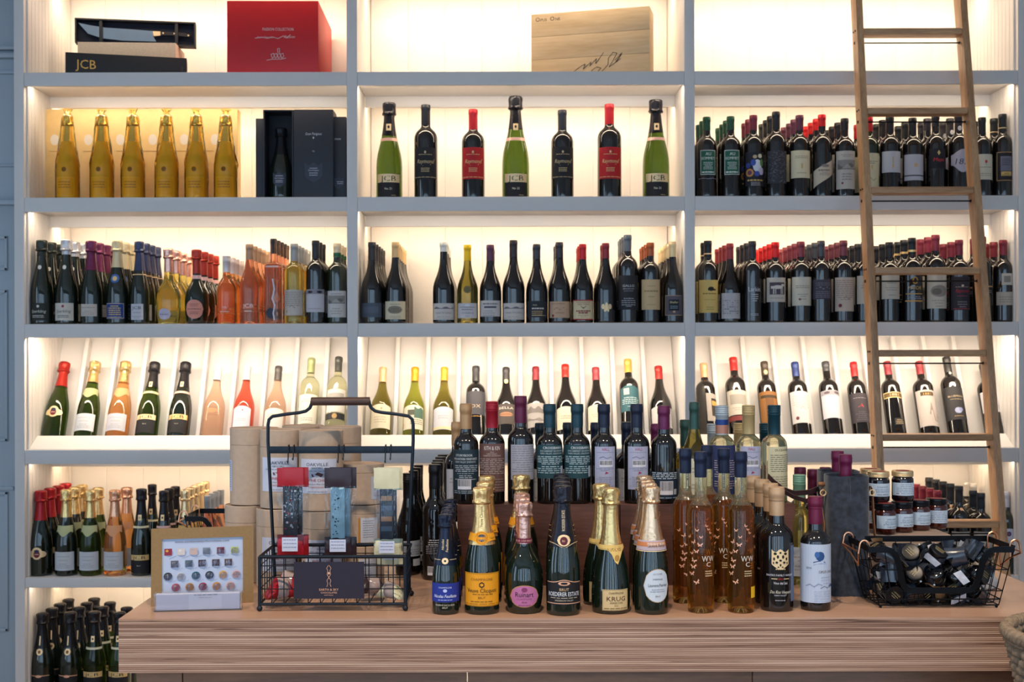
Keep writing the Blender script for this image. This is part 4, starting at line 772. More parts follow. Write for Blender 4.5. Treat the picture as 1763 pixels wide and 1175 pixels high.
# ---- sixth shelf
G6 = 'black-foiled sparkling bottles on the lowest shelf'
med = ([box_(40, 60, 84, '1a181c')], [('R', -40, 82, 40, 85, 'copper'), ('E', 0, 82, 12, 5, 'copper'), ('E', 0, 172, 12, 12, 'pgold'), ('E', 0, 172, 5, 6, '7a5030'), ('R', -2, 196, 2, 230, 'pgold')])
for a in (
 (73, 1055.7, 'champ', 43, 'champ', ('c', '1f1e22', 130), med, 4, 'lowest-shelf bottle with gold medallion nearest the door'),
 (121, 1054, 'champ', 43, 'champ', ('c', '1f1e22', 130), med, 3, 'lowest-shelf medallion bottle, second from the door'),
 (163, 1053, 'champ', 42, 'green', ('c', '1f1e22', 112), jcb(42, 78, 'gold', 'd0cdb4', collar=(180, 188)), 2, 'lowest-shelf green bottle with pale neck band'),
 (206, 1054, 'champ', 42, 'green', ('c', '1f1e22', 112), jcb(42, 78, 'gold', 'd0cdb4', collar=(180, 188)), 1, 'lowest-shelf green bottle at the counter corner'),
): col_(5, *a, G6, inset=.03)
# ================================================================== boxes on the two upper shelves
def yawbox(name, pa, pb, Da, Db, z0, h, depth, mt, label, cat, group=None, bev=.002, parts=True):
    """a box whose front face runs from pixel pa (distance Da) to pixel pb (distance Db); local x along the front, -y to the viewer"""
    A = Vector(((pa - CX) * Da / F, Da, 0)); B = Vector(((pb - CX) * Db / F, Db, 0)); W = (B - A).length; yaw = math.atan2(B.y - A.y, B.x - A.x)
    c = (A + B) / 2; o = empty(name, (c.x, c.y, z0), (0, 0, yaw), label, cat, group)
    if parts: m = MB(); m.box(-W / 2, 0, 0, W / 2, depth, h); m.build('box_body', mt, o, bev=bev)
    return o, W
Z1, Z2 = ROWZ[0], ROWZ[1]
BLACKB = mat('black_card', '#17181c', .55, noise=.06, nscale=40); RAW = mat('raw_linen_box', '#b3a491', .7, noise=.08, nscale=120, bump=.1)
# black monogram box
o, W = yawbox('gift_box', 113.6, 322.8, 4.66, 4.76, Z1, P(113.6, 89.5, 4.66).z - Z1, .075, BLACKB, 'long black gift box with gold monogram on the top shelf', 'gift box')
flatprint('lettering', [('T', 'JCB', -W * 500 + 74, 32, 34, 'd0a552', 74), ('K', [(W * 500 - 18, 24), (W * 500 - 18, 56)], 7, '2b2c31')], Matrix.Identity(4), o)
# pale box behind it, carrying the open knife case
zb = P(135, 72, 4.84).z
o, W = yawbox('carton_box', 134.7, 304, 4.84, 4.86, Z1, zb - Z1, .17, RAW, 'pale beige carton supporting the open knife case', 'box')
h = .098; o, W = yawbox('knife_case', 130, 338, 4.85, 4.92, zb, h, .045, BLACKB, 'open black case holding a sabre knife, propped on carton', 'case', parts=False)
NAVYF = mat('case_lining', '#1b1e2c', .85, noise=.12, nscale=90); t = .006
m = MB(); m.box(-W / 2, .035, 0, W / 2, .04, h); m.build('back_panel', NAVYF, o)
for n2, q in (('side_wall', (-W / 2, 0, 0, -W / 2 + t, .035, h)), ('side_wall', (W / 2 - t, 0, 0, W / 2, .035, h)), ('side_wall', (-W / 2 + t, 0, 0, W / 2 - t, .035, t)), ('side_wall', (-W / 2 + t, 0, h - t, W / 2 - t, .035, h))):
    m = MB(); m.box(*q); m.build(n2, BLACKB, o)
for x in (-W / 2 + .098, W / 2 - .075): m = MB(); m.box(x - .006, .004, t, x + .006, .034, h - t); m.build('divider', BLACKB, o, bev=.001)
kn = empty('sabre_knife', Vector(o.location) + Matrix.Rotation(o.rotation_euler.z, 3, 'Z') @ Vector((0, .018, 0)), (0, 0, o.rotation_euler.z), 'sabre knife with steel blade and dark handle inside case', 'knife')
def slab(name, pts, d, mt, parent, bev=0):
    m = MB(); n = len(pts); m.add([(x, -d / 2, z) for x, z in pts] + [(x, d / 2, z) for x, z in pts], [tuple(range(n)), tuple(range(2 * n - 1, n - 1, -1))] + [(i, n + i, n + (i + 1) % n, (i + 1) % n) for i in range(n)])
    return m.build(name, mt, parent, bev=bev, smooth=0)
STEEL = mat('polished_steel', (.62, .72, .78), .16, 1.0, noise=.05, nscale=20)
def kz(zx, zy): return ((zx - 666) / 592 * W, (1 - (zy - (80 + (zx - 370) * .0676)) / 122) * h)
slab('blade', [kz(*p) for p in ((383, 100), (430, 155), (500, 180), (600, 195), (765, 205), (750, 178), (748, 152), (640, 140), (515, 128), (440, 114))], .003, STEEL, kn)
slab('bolster', [kz(*p) for p in ((748, 153), (786, 156), (786, 176), (752, 178))], .010, pm('pgold'), kn, .001)
slab('handle', [kz(*p) for p in ((786, 157), (850, 162), (905, 168), (936, 178), (930, 190), (890, 184), (845, 178), (786, 176))], .014, mat('horn_handle', '#2a2422', .3, noise=.2, nscale=50), kn, .002)
for p in ((800, 166), (855, 170), (925, 182)): m = MB(); q = kz(*p); m.tube([(q[0], -.009, q[1]), (q[0], -.006, q[1])], .003, 12); m.build('rivet', pm('pgold'), kn)
# red presentation box
REDB = mat('red_lacquer_box', '#c9181e', .42, noise=.03, nscale=30)
o, W = yawbox('presentation_box', 392, 549.6, 4.64, 4.645, Z1, P(392, 1, 4.64).z - Z1, .40, REDB, 'large glossy red presentation box on the top shelf', 'box', bev=.003)
flatprint('lettering', [('T', 'PASSION COLLECTION', 20, 166, 11, 'dcc8c4', 116), ('K', [(-66, 138), (-40, 141), (-20, 137), (0, 142), (20, 136), (40, 146), (52, 138), (66, 150)], 2.2, 'dcc0bc'), ('T', 'Passion', 62, 138, 10, 'dcc0bc', 40, .4), ('T', 'Jean Charles', -30, 138, 7, 'dcc0bc', 62, .4)] +
    [('K', [(x, 62), (x - 5, 76), (x + 5, 80), (x + 8, 68), (x, 62)], 2, 'dcc0bc') for x in (-2, 10, 22, 34)] + [('K', [(-22, 54), (0, 58), (30, 58), (50, 62)], 2.2, 'dcc0bc'), ('K', [(20, 82), (18, 98), (26, 98), (26, 82)], 2, 'dcc0bc')], Matrix.Identity(4), o)
# pine wine crate
PINE = wood('pine_crate', 'c19f74', 'd8bb92', 'x', 3., .55)
o, W = yawbox('wine_crate', 916, 1119.7, 4.80, 4.685, Z1, P(1119.7, 10, 4.685).z - Z1, .115, PINE, 'pale pine wine crate with signature, top shelf', 'crate', parts=False)
hb = P(1119.7, 10, 4.685).z - Z1; nb = 3
for k in range(nb): m = MB(); m.box(-W / 2, 0, k * hb / nb + .0004, W / 2, .01, (k + 1) * hb / nb - .0004); m.build('plank', PINE, o, bev=.001)
for q in ((-W / 2, .0105, 0, -W / 2 + .012, .115, hb), (W / 2 - .012, .0105, 0, W / 2, .115, hb)): m = MB(); m.box(*q); m.build('end_board', PINE, o, bev=.001)
m = MB(); m.box(-W / 2 + .0125, .105, .0005, W / 2 - .0125, .115, hb); m.build('back_panel', PINE, o)
for z in (0.0005, hb - .0105): m = MB(); m.box(-W / 2 + .0125, .0105, z, W / 2 - .0125, .1045, z + .01); m.build('edge_board', PINE, o)
sg = lambda pts: ('K', [((x - 1228) / 599 * W * 1000, (355 - y) / 300 * hb * 1000 + 4) for x, y in pts], 2.2, '3a2a20')
flatprint('lettering', [('T', 'O', -W * 500 + 26, hb * 1000 - 30, 16, '4a3524'), ('T', 'PUS', -W * 500 + 50, hb * 1000 - 30, 11, '4a3524'), ('T', 'O', -W * 500 + 84, hb * 1000 - 30, 16, '4a3524'), ('T', 'NE', -W * 500 + 106, hb * 1000 - 30, 11, '4a3524'),
    sg([(1120, 355), (1150, 318), (1185, 298), (1205, 290), (1195, 312), (1215, 296), (1235, 284), (1228, 300), (1262, 270), (1258, 292), (1298, 246)]), sg([(1228, 340), (1240, 318), (1262, 306), (1285, 312), (1262, 332), (1240, 352), (1285, 330), (1310, 308), (1320, 300), (1322, 272), (1345, 248), (1365, 252), (1345, 284), (1325, 310), (1360, 290), (1388, 258), (1356, 292)]), sg([(1355, 282), (1390, 252), (1362, 290), (1384, 276)])], Matrix.Identity(4), o)

# ---- second shelf, left bay: golden gift case with six wrapped bottles
GOLDC = mat('gold_card', (.80, .56, .24), .45, .25, noise=.05, nscale=30)
Dg = 4.80; o, W = yawbox('gift_case', 66, 410, Dg, Dg, Z2, P(240, 188, Dg).z - Z2, .06, GOLDC, 'wide golden gift case standing behind six wrapped bottles', 'gift case')
hx = P(240, 188, Dg).z - Z2; flatprint('emblem', [('E', (px - 238) / F * Dg * 1000, (330 - py) / F * Dg * 1000 + 16, 17, 21, 'e3d9c8') for px, py in ((95, 226), (153, 226), (208, 226), (264, 226), (318, 226), (371, 226))] + [('L', -345, 300, 208, 1, 6, 'b08a50', 2)], Matrix.Identity(4), o)
CELLO = film('amber_cellophane', (1.0, .90, .50), .24, .10)
GOLDL = ([box_(40, 10, 84, 'f0b428')], [('O', -38, 12, 38, 82, 1.5, 'f0d060'), lines('b8801c', 66, 3, 24, 10), ('S', -34, 34, lambda x: 138 - 6 * math.cos(x / 8.), lambda x: 164, 'e0b030'), ('E', 0, 112, 9, 9, '8a5a14')])
names = ('nearest the door', 'second from the door', 'third from the door', 'third from the black boxes', 'second from the black boxes', 'nearest the black boxes')
def cello(H, R, seed):
    m = MB(); pr = [(R + .003, .0004), (R + .0035, H * .33), (R + .001, H * .45), (R * .80, H * .62), (R * .64, H * .78), (R * .57, H * .90), (R * .50, H * .97), (R * .20, H + .006), (R * .30, H + .014), (R * .42, H + .022)]
    out = []
    for (r0, z0), (r1, z1) in zip(pr[:-1], pr[1:]):
        for q in range(3): out.append((r0 + (r1 - r0) * q / 3, z0 + (z1 - z0) * q / 3))
    out.append(pr[-1])
    def fn(r, z, a):
        k = .04 if z < H * .4 else .11 if z < H else .45
        return r * (1 + k * (abs(mnoise.noise(Vector((math.sin(a) * 2.6 + seed, math.cos(a) * 2.6, z * 28)))) * 1.6 - .15)) + (.0008 if z < H else 0)
    m.lathe(out, 40, fn=fn, cap0=False, cap1=False); return m.mesh('cellophane_wrap', [CELLO], 25)
for i, px in enumerate((116, 175, 228.5, 286.6, 338, 388.5)):
    R = .0405; D = D0 + .035 + R; p = P(px, 198, D); H = p.z - Z2
    b = bottle('champ', H, R, 'golden', ('c', 'pgold', 104), GOLDL, (p.x, D, Z2), 'bottle wrapped in amber cellophane, ' + names[i], 'cellophane-wrapped bottles in front of the golden case', key=('cris',))
    link('cellophane_wrap', cello(H, R, i * 3.1), b)
# ---- dark presentation boxes
SLATE = mat('slate_card', '#23252e', .5, noise=.06, nscale=60)
shield = lambda cx, cy, s, c: [('S', cx - s, cx + s, lambda x: cy - s * (1.25 - .75 * abs((x - cx) / s) ** 1.6), lambda x: cy + s * (.8 + .18 * math.cos((x - cx) / s * 6.)), c)]
o, W = yawbox('bottle_box', 441, 458, 4.70, 4.70, Z2, P(450, 204, 4.70).z - Z2, .11, SLATE, 'slate bottle box set back beside the golden case', 'bottle box')
D = 4.65; hb = P(506, 189, D).z - Z2
o, W = yawbox('bottle_box', 454, 506, D, D, Z2, hb, .10, SLATE, 'open slate box showing a dark bottle inside', 'bottle box', parts=False); t = .005
for q in ((-W / 2, 0, 0, -W / 2 + t, .095, hb), (W / 2 - t, 0, 0, W / 2, .095, hb), (-W / 2 + t, 0, 0, W / 2 - t, .095, t), (-W / 2 + t, 0, hb - t, W / 2 - t, .095, hb), (-W / 2 + t, .09, t, W / 2 - t, .095, hb - t)): m = MB(); m.box(*q); m.build('wall', SLATE, o, bev=.0006)
dp = (shield(0, 72, 26, '3a4150'), [lines('b9bac4', 84, 1, 14), ('T', 'Dom Perignon', 0, 72, 4.5, 'd0d0d8', 34, .2), lines('b9bac4', 66, 2, 14, 6)])
bottle('champ', .272, .043, 'champ', ('c', '1f2026', 104), dp, Vector(o.location) + Vector((.002, .047, t)), 'dark bottle standing inside the open slate box', None, key=('dp',))
o, W = yawbox('bottle_box', 506.6, 574.5, D - .005, D - .005, Z2, hb, .10, SLATE, 'closed slate box with printed shield beside the open one', 'bottle box')
flatprint('lettering', shield(0, 104, 34, '3b4150') + [('T', 'Dom Perignon', 0, 240, 10, 'c9cad2', 60, .2), ('E', 0, 230, 3, 4, 'c9cad2'), ('T', 'P2', 0, 176, 6, 'b9bac4'), ('T', 'Dom Perignon', 0, 104, 6, 'd0d0d8', 40, .2), lines('b9bac4', 116, 1, 14), lines('b9bac4', 98, 2, 16, 8)], Matrix.Identity(4), o)
o, W = yawbox('bottle_box', 575.5, 597, 4.67, 4.67, Z2, P(586, 201, 4.67).z - Z2, .10, SLATE, 'closed slate box half hidden at the upright', 'bottle box')
flatprint('lettering', shield(-6, 66, 20, '3b4150') + [('T', 'non', -9, 226, 9, 'c9cad2', 22, .2), lines('b9bac4', 68, 2, 12, 7)], Matrix.Identity(4), o)
# ================================================================== bottles on the counter
GC = 'half bottles lined up along the counter front'
def tb(px, yb, yt, wpx, shape, glass, cap, lab, desc, backs=(), group=GC, n=40, yaw=0., z=TZ, Dc=None, H=None, name=None, back_desc=None):
    """a bottle on the counter: front rim of its base at pixel row yb, top at yt, width wpx; backs = (px, ytop) of copies behind"""
    D = Dy(px, yb); R = wpx / 2 * D / (F - wpx / 2); Dc = Dc or D + R; R = wpx / 2 * Dc / F
    p = P(px, yt, Dc); H = H or p.z - z; key = ('tb', px)
    out = [bottle(shape, H, R, glass, cap, lab, (p.x, Dc, z), desc, group, n=n, key=key, yaw=yaw, name=name)]
    d = Dc
    for k, (bx, by) in enumerate(backs):
        dn = (CZ - z - H) * F / v0_of(bx, by); d = max(dn, d + 2 * R + .002); x = (bx - CX - ROLL * (by - CY)) * d / F
        # keep neighbours of a column from touching
        out.append(bottle(shape, H, R, glass, cap, lab, (x, d, z), '%s bottle back behind the front %s' % (ORD[k + 1], back_desc or desc), group, n=32, key=key, yaw=yaw + .25 * (k % 3 - 1), name=name))
    return out
RT = math.pi / 2
tb(767, 1060, 885.5, 46, 'champ', 'champ', ('c', '1b2236', 98), ([box_(40, 25, 62, '1c2f8c')], [('T', 'CHAMPAGNE', 0, 52, 3, 'cfd4ea', 26), ('E', 0, 47.5, 4, 3.2, 'b9c2ea'), ('T', 'Nicolas Feuillatte', 0, 34, 6, 'e8ecf8', 47, .2), ('L', -14, 14, 30, 1, 3, 'b9c2ea'), ('T', 'RESERVE EXCLUSIVE', 0, 18, 3, 'c9c2b0', 38), ('T', 'BRUT', 0, 13, 3, 'c9c2b0'), ('E', 0, 105, 6, 6, 'pgold'), ('E', 0, 105, 2, 2, '1b2236'), ('R', -24, 107, -8, 107.8, 'pgold'), ('R', 8, 107, 24, 107.8, 'pgold'), ('T', 'Nicolas', -2, 136, 4, 'pgold', 20, .2, RT), ('T', 'Feuillatte', 5, 134, 4, 'pgold', 24, .2, RT)]),
   'smallest half bottle with royal blue label and black foil', [(771, 881), (772, 875), (774.5, 868), (775, 860)], back_desc='royal blue label')
OR = 'e59a16'
tb(829.5, 1060, 838.6, 59, 'champ', 'champ', ('c', 'vgold', 112), ([box_(44, 17, 82, OR)], [('O', -43, 18, 43, 81, .6, '5a3a10'), ('L', -42, 42, 22, 1, 3, 'a86c10'), ('T', 'CHAMPAGNE', 0, 67, 5, '8a5a14', 44), ('P', [(0, 65), (5, 62), (5, 56), (0, 53), (-5, 56), (-5, 62)], '4a3010'), ('P', [(0, 62), (3, 60.5), (3, 57.5), (0, 56), (-3, 57.5), (-3, 60.5)], OR), ('T', 'Veuve Clicquot', 0, 44, 8, '241c14', 62), ('L', -18, 22, 41, 1, 3, '4a3818'), ('T', 'BRUT', 0, 32, 4, '3a2a14', 14), ('L', -22, 22, 27, 1, 3, '4a3818', 1.4),
   ('S', -60, 60, lambda x: 142 - 2 * math.cos(x / 8.), lambda x: 158, OR), ('E', 0, 149, 13, 13, OR), ('E', 0, 149, 11.4, 11.4, '6a4a14'), ('E', 0, 149, 10.6, 10.6, OR), ('E', 0, 149, 7.5, 7.5, '3a4652'), ('E', 0, 149, 4, 5, '5a6672'), ('T', 'Veuve', 22, 146, 5, '6a4a14', 14), ('T', 'Veuve Clicquot', 2, 190, 5.5, '6a5424', 40, 0, RT)]),
   'gold-foiled bottle with bright orange-yellow label', [(835, 829), (838, 819)], back_desc='orange-yellow label')
tb(902, 1060, 864, 66, 'ruin', 'champ', ('c', 'rgold', 82), ([ell(0, 36, 31, 22) + ('b98a3c',)], [('E', 0, 36, 29.6, 20.8, 'bd6f9c'), ('E', 0, 49, 6, 4.5, '8a3a66'), ('T', 'Ruinart', 0, 35, 9.5, '1f1418', 36), ('T', 'CHAMPAGNE', 0, 29, 4.5, 'a05a8a', 30), ('T', 'Rose', 0, 23, 3.4, '2f1a26'), ('L', -12, 12, 19, 1, 3, '6a3a58'), ('R', -50, 137, 50, 146, '6e1f3a'), ('T', 'DEPUIS 1729 MAISON', 0, 139.5, 3.6, 'd9b0a0', 40)]),
   'bulbous bottle with pink oval label and rose foil', [(899, 858.5), (898, 850)], back_desc='pink oval label')
tb(897.5, 1028, 817.6, 58, 'champ', 'champ', ('c', 'gold', 112), ([box_(44, 17, 82, OR)], [('S', -60, 60, lambda x: 142, lambda x: 158, OR)]), 'gold-foiled orange-label bottle standing behind the pink oval one', Dc=2.662)
tb(969.5, 1062, 836, 58, 'champ', 'champ', ('c', '22222c', 118), ([('S', -40, 40, lambda x: 22, lambda x: 66 + 5 * math.exp(-(x / 14) ** 2), '16151a')], [('S', -40, 40, lambda x: 64.4 + 5 * math.exp(-(x / 14) ** 2), lambda x: 66 + 5 * math.exp(-(x / 14) ** 2), 'copper'), box_(40, 24, 25.4, 'copper'), ('E', 0, 63.5, 12, 4, 'copper'), ('E', 0, 63.5, 7, 2.2, '16151a'), ('T', 'BRUT', 0, 49, 5.5, 'd9b890', 18), ('T', 'ROEDERER ESTATE', 0, 39, 8, 'e8e8ee', 66), ('L', -28, 28, 36, 1, 3, 'c9b8a0'), ('T', 'ANDERSON VALLEY', 0, 29, 3.2, 'c9b8a0', 36), ('E', 0, 146, 12, 11, 'pgold'), ('E', 0, 145, 7, 8, '5a1a2a'), ('T', 'RE', 0, 143, 4, 'd9c090'), ('S', -40, 40, lambda x: 141 - 9 * math.exp(-(x / 13) ** 2), lambda x: 142 - 9 * math.exp(-(x / 13) ** 2), 'pgold'), ('T', 'ROEDERER ESTATE', 2, 184, 5, 'pgold', 40, 0, RT)]),
   'black-foiled bottle with dark copper-edged label and gold crest', [(968, 829), (967, 822), (966.5, 816)], back_desc='dark copper-edged label')
tb(1051, 1059.5, 840, 66, 'krug', 'champ', ('c', 'gold', 118), ([('R', -20, 8, 36, 49, 'd0b684')], [('O', -19, 9, 35, 48, .5, '8a6a34'), ('T', 'CHAMPAGNE', 8, 40, 4.2, '55401c', 30), ('T', 'KRUG', 8, 27, 8.5, '5a3018', 38), ('T', 'GRANDE CUVEE', 8, 21.5, 3.6, '3a2c18', 26), ('T', 'BRUT', 8, 16.5, 2.4, '3a2c18'), ('L', -16, 32, 13, 1, 3, '6a5428', 1.3), ('S', -34, 40, lambda x: 124 - 28 * math.exp(-((x - 10) / 9) ** 2), lambda x: 134, 'd8b66a'), ('T', 'KRUG', 6, 122, 6, '9a6a30', 26), ('E', 10, 109, 5, 6, 'a8803c')]),
   'bell-shaped bottle in gold foil with small cream label', [(1035, 833)], back_desc='bell-shaped gold foil bottle')
tb(1121, 1060, 837.5, 58, 'champ', 'champ', ('c', 'peach', 118), ([ell(9, 57, 29, 33) + ('b08a5a',)], [('E', 9, 57, 27.8, 31.8, 'c9d2dc'), ('T', 'LA CUVEE', 9, 78, 3.6, '6a6a78', 18), ('T', 'CHAMPAGNE', 9, 68, 3.2, '55555f', 20), ('T', 'Laurent-Perrier', 10, 55, 6, '2a2a38', 40), ('L', -6, 24, 50, 2, 4, '7a7a88', 1), ('T', 'BRUT', 9, 35, 3, '55555f'), ('R', -60, 125, 60, 144, 'b9a8b0'), ('R', -60, 128, 60, 141, 'c07a4a'), ('R', -10, 129, 26, 140, 'd0b0a0'), ('T', 'Laurent-Perrier', 8, 131.5, 6, '3a2a2a', 34), ('R', -60, 123, 60, 124.4, 'pgold'), ('T', 'LP', 12, 186, 13, '8a6a44', 14, .2)]),
   'peach-foiled bottle with white oval label', [(1116, 831.5), (1113, 825.8), (1109, 819)], back_desc='peach foil white oval label')
rs2 = random.Random(11)
def bfly(cx, cy, s, a):
    o = []
    for sx in (-1, 1):
        pts = [(0, 0), (sx * s, s * .9), (sx * s * 1.05, s * .2), (sx * s * .5, -.1 * s), (sx * s * .75, -s * .7), (sx * s * .2, -s * .6)]
        if sx < 0: pts = pts[::-1]
        o.append(('P', [(cx + x * math.cos(a) - y * math.sin(a), cy + x * math.sin(a) + y * math.cos(a)) for x, y in pts], 'copper' if s > 2.6 else 'pgold'))
    return o
BF = []
for (x, y, s) in ((-14, 163, 3.2), (-6, 150, 2.8), (-20, 140, 3.6), (-8, 135, 4.2), (-15, 122, 4.0), (-24, 118, 3), (-20, 104, 4.5), (-21, 92, 5), (-24, 78, 4.5), (-14, 62, 4.6), (4, 172, 2.6), (8, 165, 2.4), (12, 158, 2.4), (-30, 150, 3), (26, 150, 3), (30, 128, 3)): BF += bfly(x, y, s * 1.15, rs2.uniform(-.7, .7))
WCW = [('T', 'W', 2, 102, 11, 'd6d2c6', 13), ('T', 'W', 16, 102, 11, 'd6d2c6', 13), ('T', 'C', 9, 92, 9, 'd6d2c6', 9), ('L', 2, 18, 84, 3, 4.5, 'c9b48a', 2)]
STK = [('R', 16, 30, 32, 52, 'e0b020')]
AM = ('f', '18223c', 50)
tb(1206, 1057.6, 778, 45.7, 'flute', 'amber', AM, (None, WCW + BF), 'slim amber bottle printed with gold butterflies, nearer the orange-label side', name='wine_bottle', yaw=.1)
tb(1275, 1057.6, 778, 45.7, 'flute', 'amber', AM, (None, WCW + STK + BF), 'slim amber butterfly bottle with a yellow sticker', name='wine_bottle')
tb(1180, 1041, 772.7, 44, 'flute', 'amber', AM, (None, WCW + BF), 'amber butterfly bottle set back beside the wooden crate', name='wine_bottle', yaw=.5)
tb(1246, 1040, 772.7, 44, 'flute', 'amber', AM, (None, WCW + BF), 'amber butterfly bottle set back between the two front ones', name='wine_bottle', yaw=-.4)
tb(1217, 1024, 767, 43, 'flute', 'amber', AM, (None, BF), 'rearmost amber butterfly bottle', name='wine_bottle', yaw=.8)
vino = ([('R', 24, 20, 46, 130, '5a6a86')], [('S', -17, 17, lambda x: 84 + 10 * (abs(x) / 17) ** 1.5, lambda x: 121 + 3 * math.cos(x / 3.), 'pgold')] + [('E', x, y, a, b, '1a1614') for x, y, a, b in ((-10, 115, 3.2, 2.6), (10, 115, 3.2, 2.6), (0, 117, 2.2, 1.8), (-5, 109, 2.2, 3.4), (5, 109, 2.2, 3.4), (-12, 105, 1.8, 3), (12, 105, 1.8, 3), (0, 102, 2.6, 2), (-7, 98, 2.4, 2.2), (7, 98, 2.4, 2.2), (0, 93, 1.6, 2.6), (-13, 97, 1.3, 2), (13, 97, 1.3, 2), (-4, 89, 1.8, 1.2), (4, 89, 1.8, 1.2))] + [('L', -9, 9, 86, 1, 3, 'pgold', 2), ('T', 'FAVERO FAMILY WINERY', 0, 71, 4, 'c9ccd6', 54), ('R', -17, 65, -6, 66.5, 'pgold'), ('R', 6, 65, 17, 66.5, 'pgold'), ('T', '2013', 0, 64, 3.4, 'c23030'), ('T', 'Vino del Sol', 0, 55, 5, 'd6d6dc', 26), ('T', 'Dos Rios Vineyard', 0, 37, 6, 'd6d0c0', 40, .3), ('T', 'NAPA VALLEY', 0, 32, 2.6, 'c9ccd6'), ('L', -10, 10, 24, 1, 3, 'a9acb6', 1.2)])
tb(1337, 1055, 838.6, 56, 'half', 'dark', ('f', 'c3a07c', 56, '8a6a4a', 26, 27.5), vino, 'tan-capped black bottle with ornate gold emblem', [(1326.8, 832.8), (1311.5, 826), (1297, 820)], back_desc='ornate gold emblem bottle')
opus = ([box_(50, 17, 132, 'b4c0d4')], [('E', 2, 109, 9, 9, '274a7e'), ('E', -4, 112, 5, 6, '3a64a0'), ('K', [(-11, 97), (0, 100), (12, 97)], 1.6, '274a7e'), ('K', [(-11, 92), (2, 95), (14, 94)], 1.0, '8a9ac0'), ('T', '2016', -20, 84, 4, '4a5064'), ('T', 'OPUS ONE', 14, 76, 5, '55504c', 30), ('L', 4, 24, 68, 3, 6, '8a90a4', 1), ('K', [(-26, 50), (-18, 54), (-10, 49), (-2, 55), (6, 52)], .8, '3a4a74'), ('K', [(2, 46), (10, 50), (18, 46), (26, 54), (30, 48)], .9, '2a3a64'), ('E', 26, 51, 4, 3, '55628a'), ('L', -10, 26, 40, 5, 5, '98a0b4', 1)])
tb(1403.6, 1054, 855, 51, 'half', 'dark', ('f', '6a1c3c', 54, '8a3a5a', 21, 22), opus, 'purple-capped half bottle with pale blue label', group=GC)

# ---- two wooden crates used as a riser, with a row of half bottles on top
WAL = wood('walnut_crate', '4a2b22', '6e463a', 'x', 6., .55)
CD = 2.705; ZC = P(930, 869.5, CD).z
for a, b, lb in ((786.5, 1066, 'dark wooden crate riser behind the orange-label bottle'), (1067.5, 1369, 'dark wooden crate riser behind the amber bottles')):
    xa, xb = (a - CX) * CD / F, (b - CX) * CD / F; xm = (xa + xb) / 2; w_ = (xb - xa) / 2; h = ZC - TZ; dp = .24
    o = empty('wooden_crate', (xm, CD, TZ), label=lb, cat='crate', group='crate risers on the counter')
    for n2, q in (('front_board', (-w_, 0, 0, w_, .010, h)), ('back_board', (-w_, dp - .01, 0, w_, dp, h - .045)), ('end_board', (-w_, .0105, 0, -w_ + .01, .074, h - .0065)), ('end_board', (w_ - .01, .0105, 0, w_, .074, h - .0065)), ('end_board', (-w_, .0745, 0, -w_ + .01, dp - .0105, h - .0565)), ('end_board', (w_ - .01, .0745, 0, w_, dp - .0105, h - .0565)), ('top_board', (-w_, .0105, h - .006, w_, .078, h - .001)), ('step_board', (-w_ + .0105, .0785, h - .05 - .006, w_ - .0105, dp - .0105, h - .05))):
        m = MB(); m.box(*q); m.build(n2, WAL, o, bev=.0008)
GR = 'half bottles standing on the crate risers'
DC1 = CD + .0125; Z_1 = ZC - .0008
def cr(px, yt, wpx, shape, glass, cap, lab, desc, row=0, name=None):
    Dc = DC1 + .031 if row == 0 else DC1 + .105
    z = Z_1 if row == 0 else ZC - .0498
    R = wpx / 2 * Dc / F; p = P(px, yt, Dc)
    return bottle(shape, p.z - z, R, glass, cap, lab, (p.x, Dc, z), desc, GR, n=36, key=('cr', px), name=name)
zin = ([box_(42, 22, 121, '1b2f3a')], [('T', 'STORYBOOK', -4, 106, 5, 'd0d4d6', 40), ('T', 'MOUNTAIN VINEYARDS', 0, 98, 5, 'd0d4d6', 58), ('T', 'NAPA VALLEY ZINFANDEL', 0, 92, 3.6, 'b9c0c4', 50), ('L', -26, 30, 86, 4, 4, 'a9b0b6', 1.6), ('L', -20, 20, 69, 1, 4, '8a949a'), ('L', -26, 26, 64, 3, 4, 'a9b0b6', 1.6), ('B', -18, 33, 12, 56), ('L', -28, 28, 30, 2, 4, '9aa4aa', 1.6)])
kith = ([box_(38, 27, 134, '64453f')], [('T', 'KITH & KIN', 0, 120, 9, 'd9d0c9', 36), ('T', '2016', 0, 114, 3, 'b9aaa2'), ('T', 'NAPA VALLEY', 0, 110, 3, 'b9aaa2', 22), ('T', 'CABERNET SAUVIGNON', 0, 106, 3, 'b9aaa2', 40), ('L', -32, 32, 101, 9, 4, 'a9978e', 1.5), ('L', -8, 30, 56, 5, 6, '9a877e', 1.5)])
gry = ([('R', -24, 54, 42, 132, '9c9ca6')], [('L', -20, 36, 128, 12, 5, '74747e', 1.4)])
cross = ([box_(42, 57, 131, '1a4048')], [('T', 'CROSSBARN', 6, 122, 5.5, 'd6dee0', 44), ('T', '2018 CABERNET SAUVIGNON', 4, 116, 3.6, 'b9c6c8', 56), ('T', 'NAPA VALLEY, CALIFORNIA', 4, 110.5, 3.4, 'b9c6c8', 54), ('L', -32, 34, 106, 5, 4, 'a9bcc0', 1.8), ('L', -32, 34, 84, 4, 4.5, '9ab0b4', 2), ('R', 26, 60, 36, 84, 'a9b4c4')])
hall = ([('R', -24, 32, 26, 127, 'a8aac2')], [('T', 'HALL', 2, 118, 6.5, '9a3a58', 16), ('R', -20, 114, 22, 114.5, '77788c'), ('K', [(-12, 102), (-4, 105), (4, 101), (14, 104)], .8, '44465a'), ('B', -12, 82, 18, 97), ('L', -20, 22, 79, 2, 4, '8a8ca2', 1), ('P', [(0, 66), (8, 69), (2, 72)], '9a2a4a'), ('L', -20, 22, 60, 6, 4, '8a8ca2', 1)])
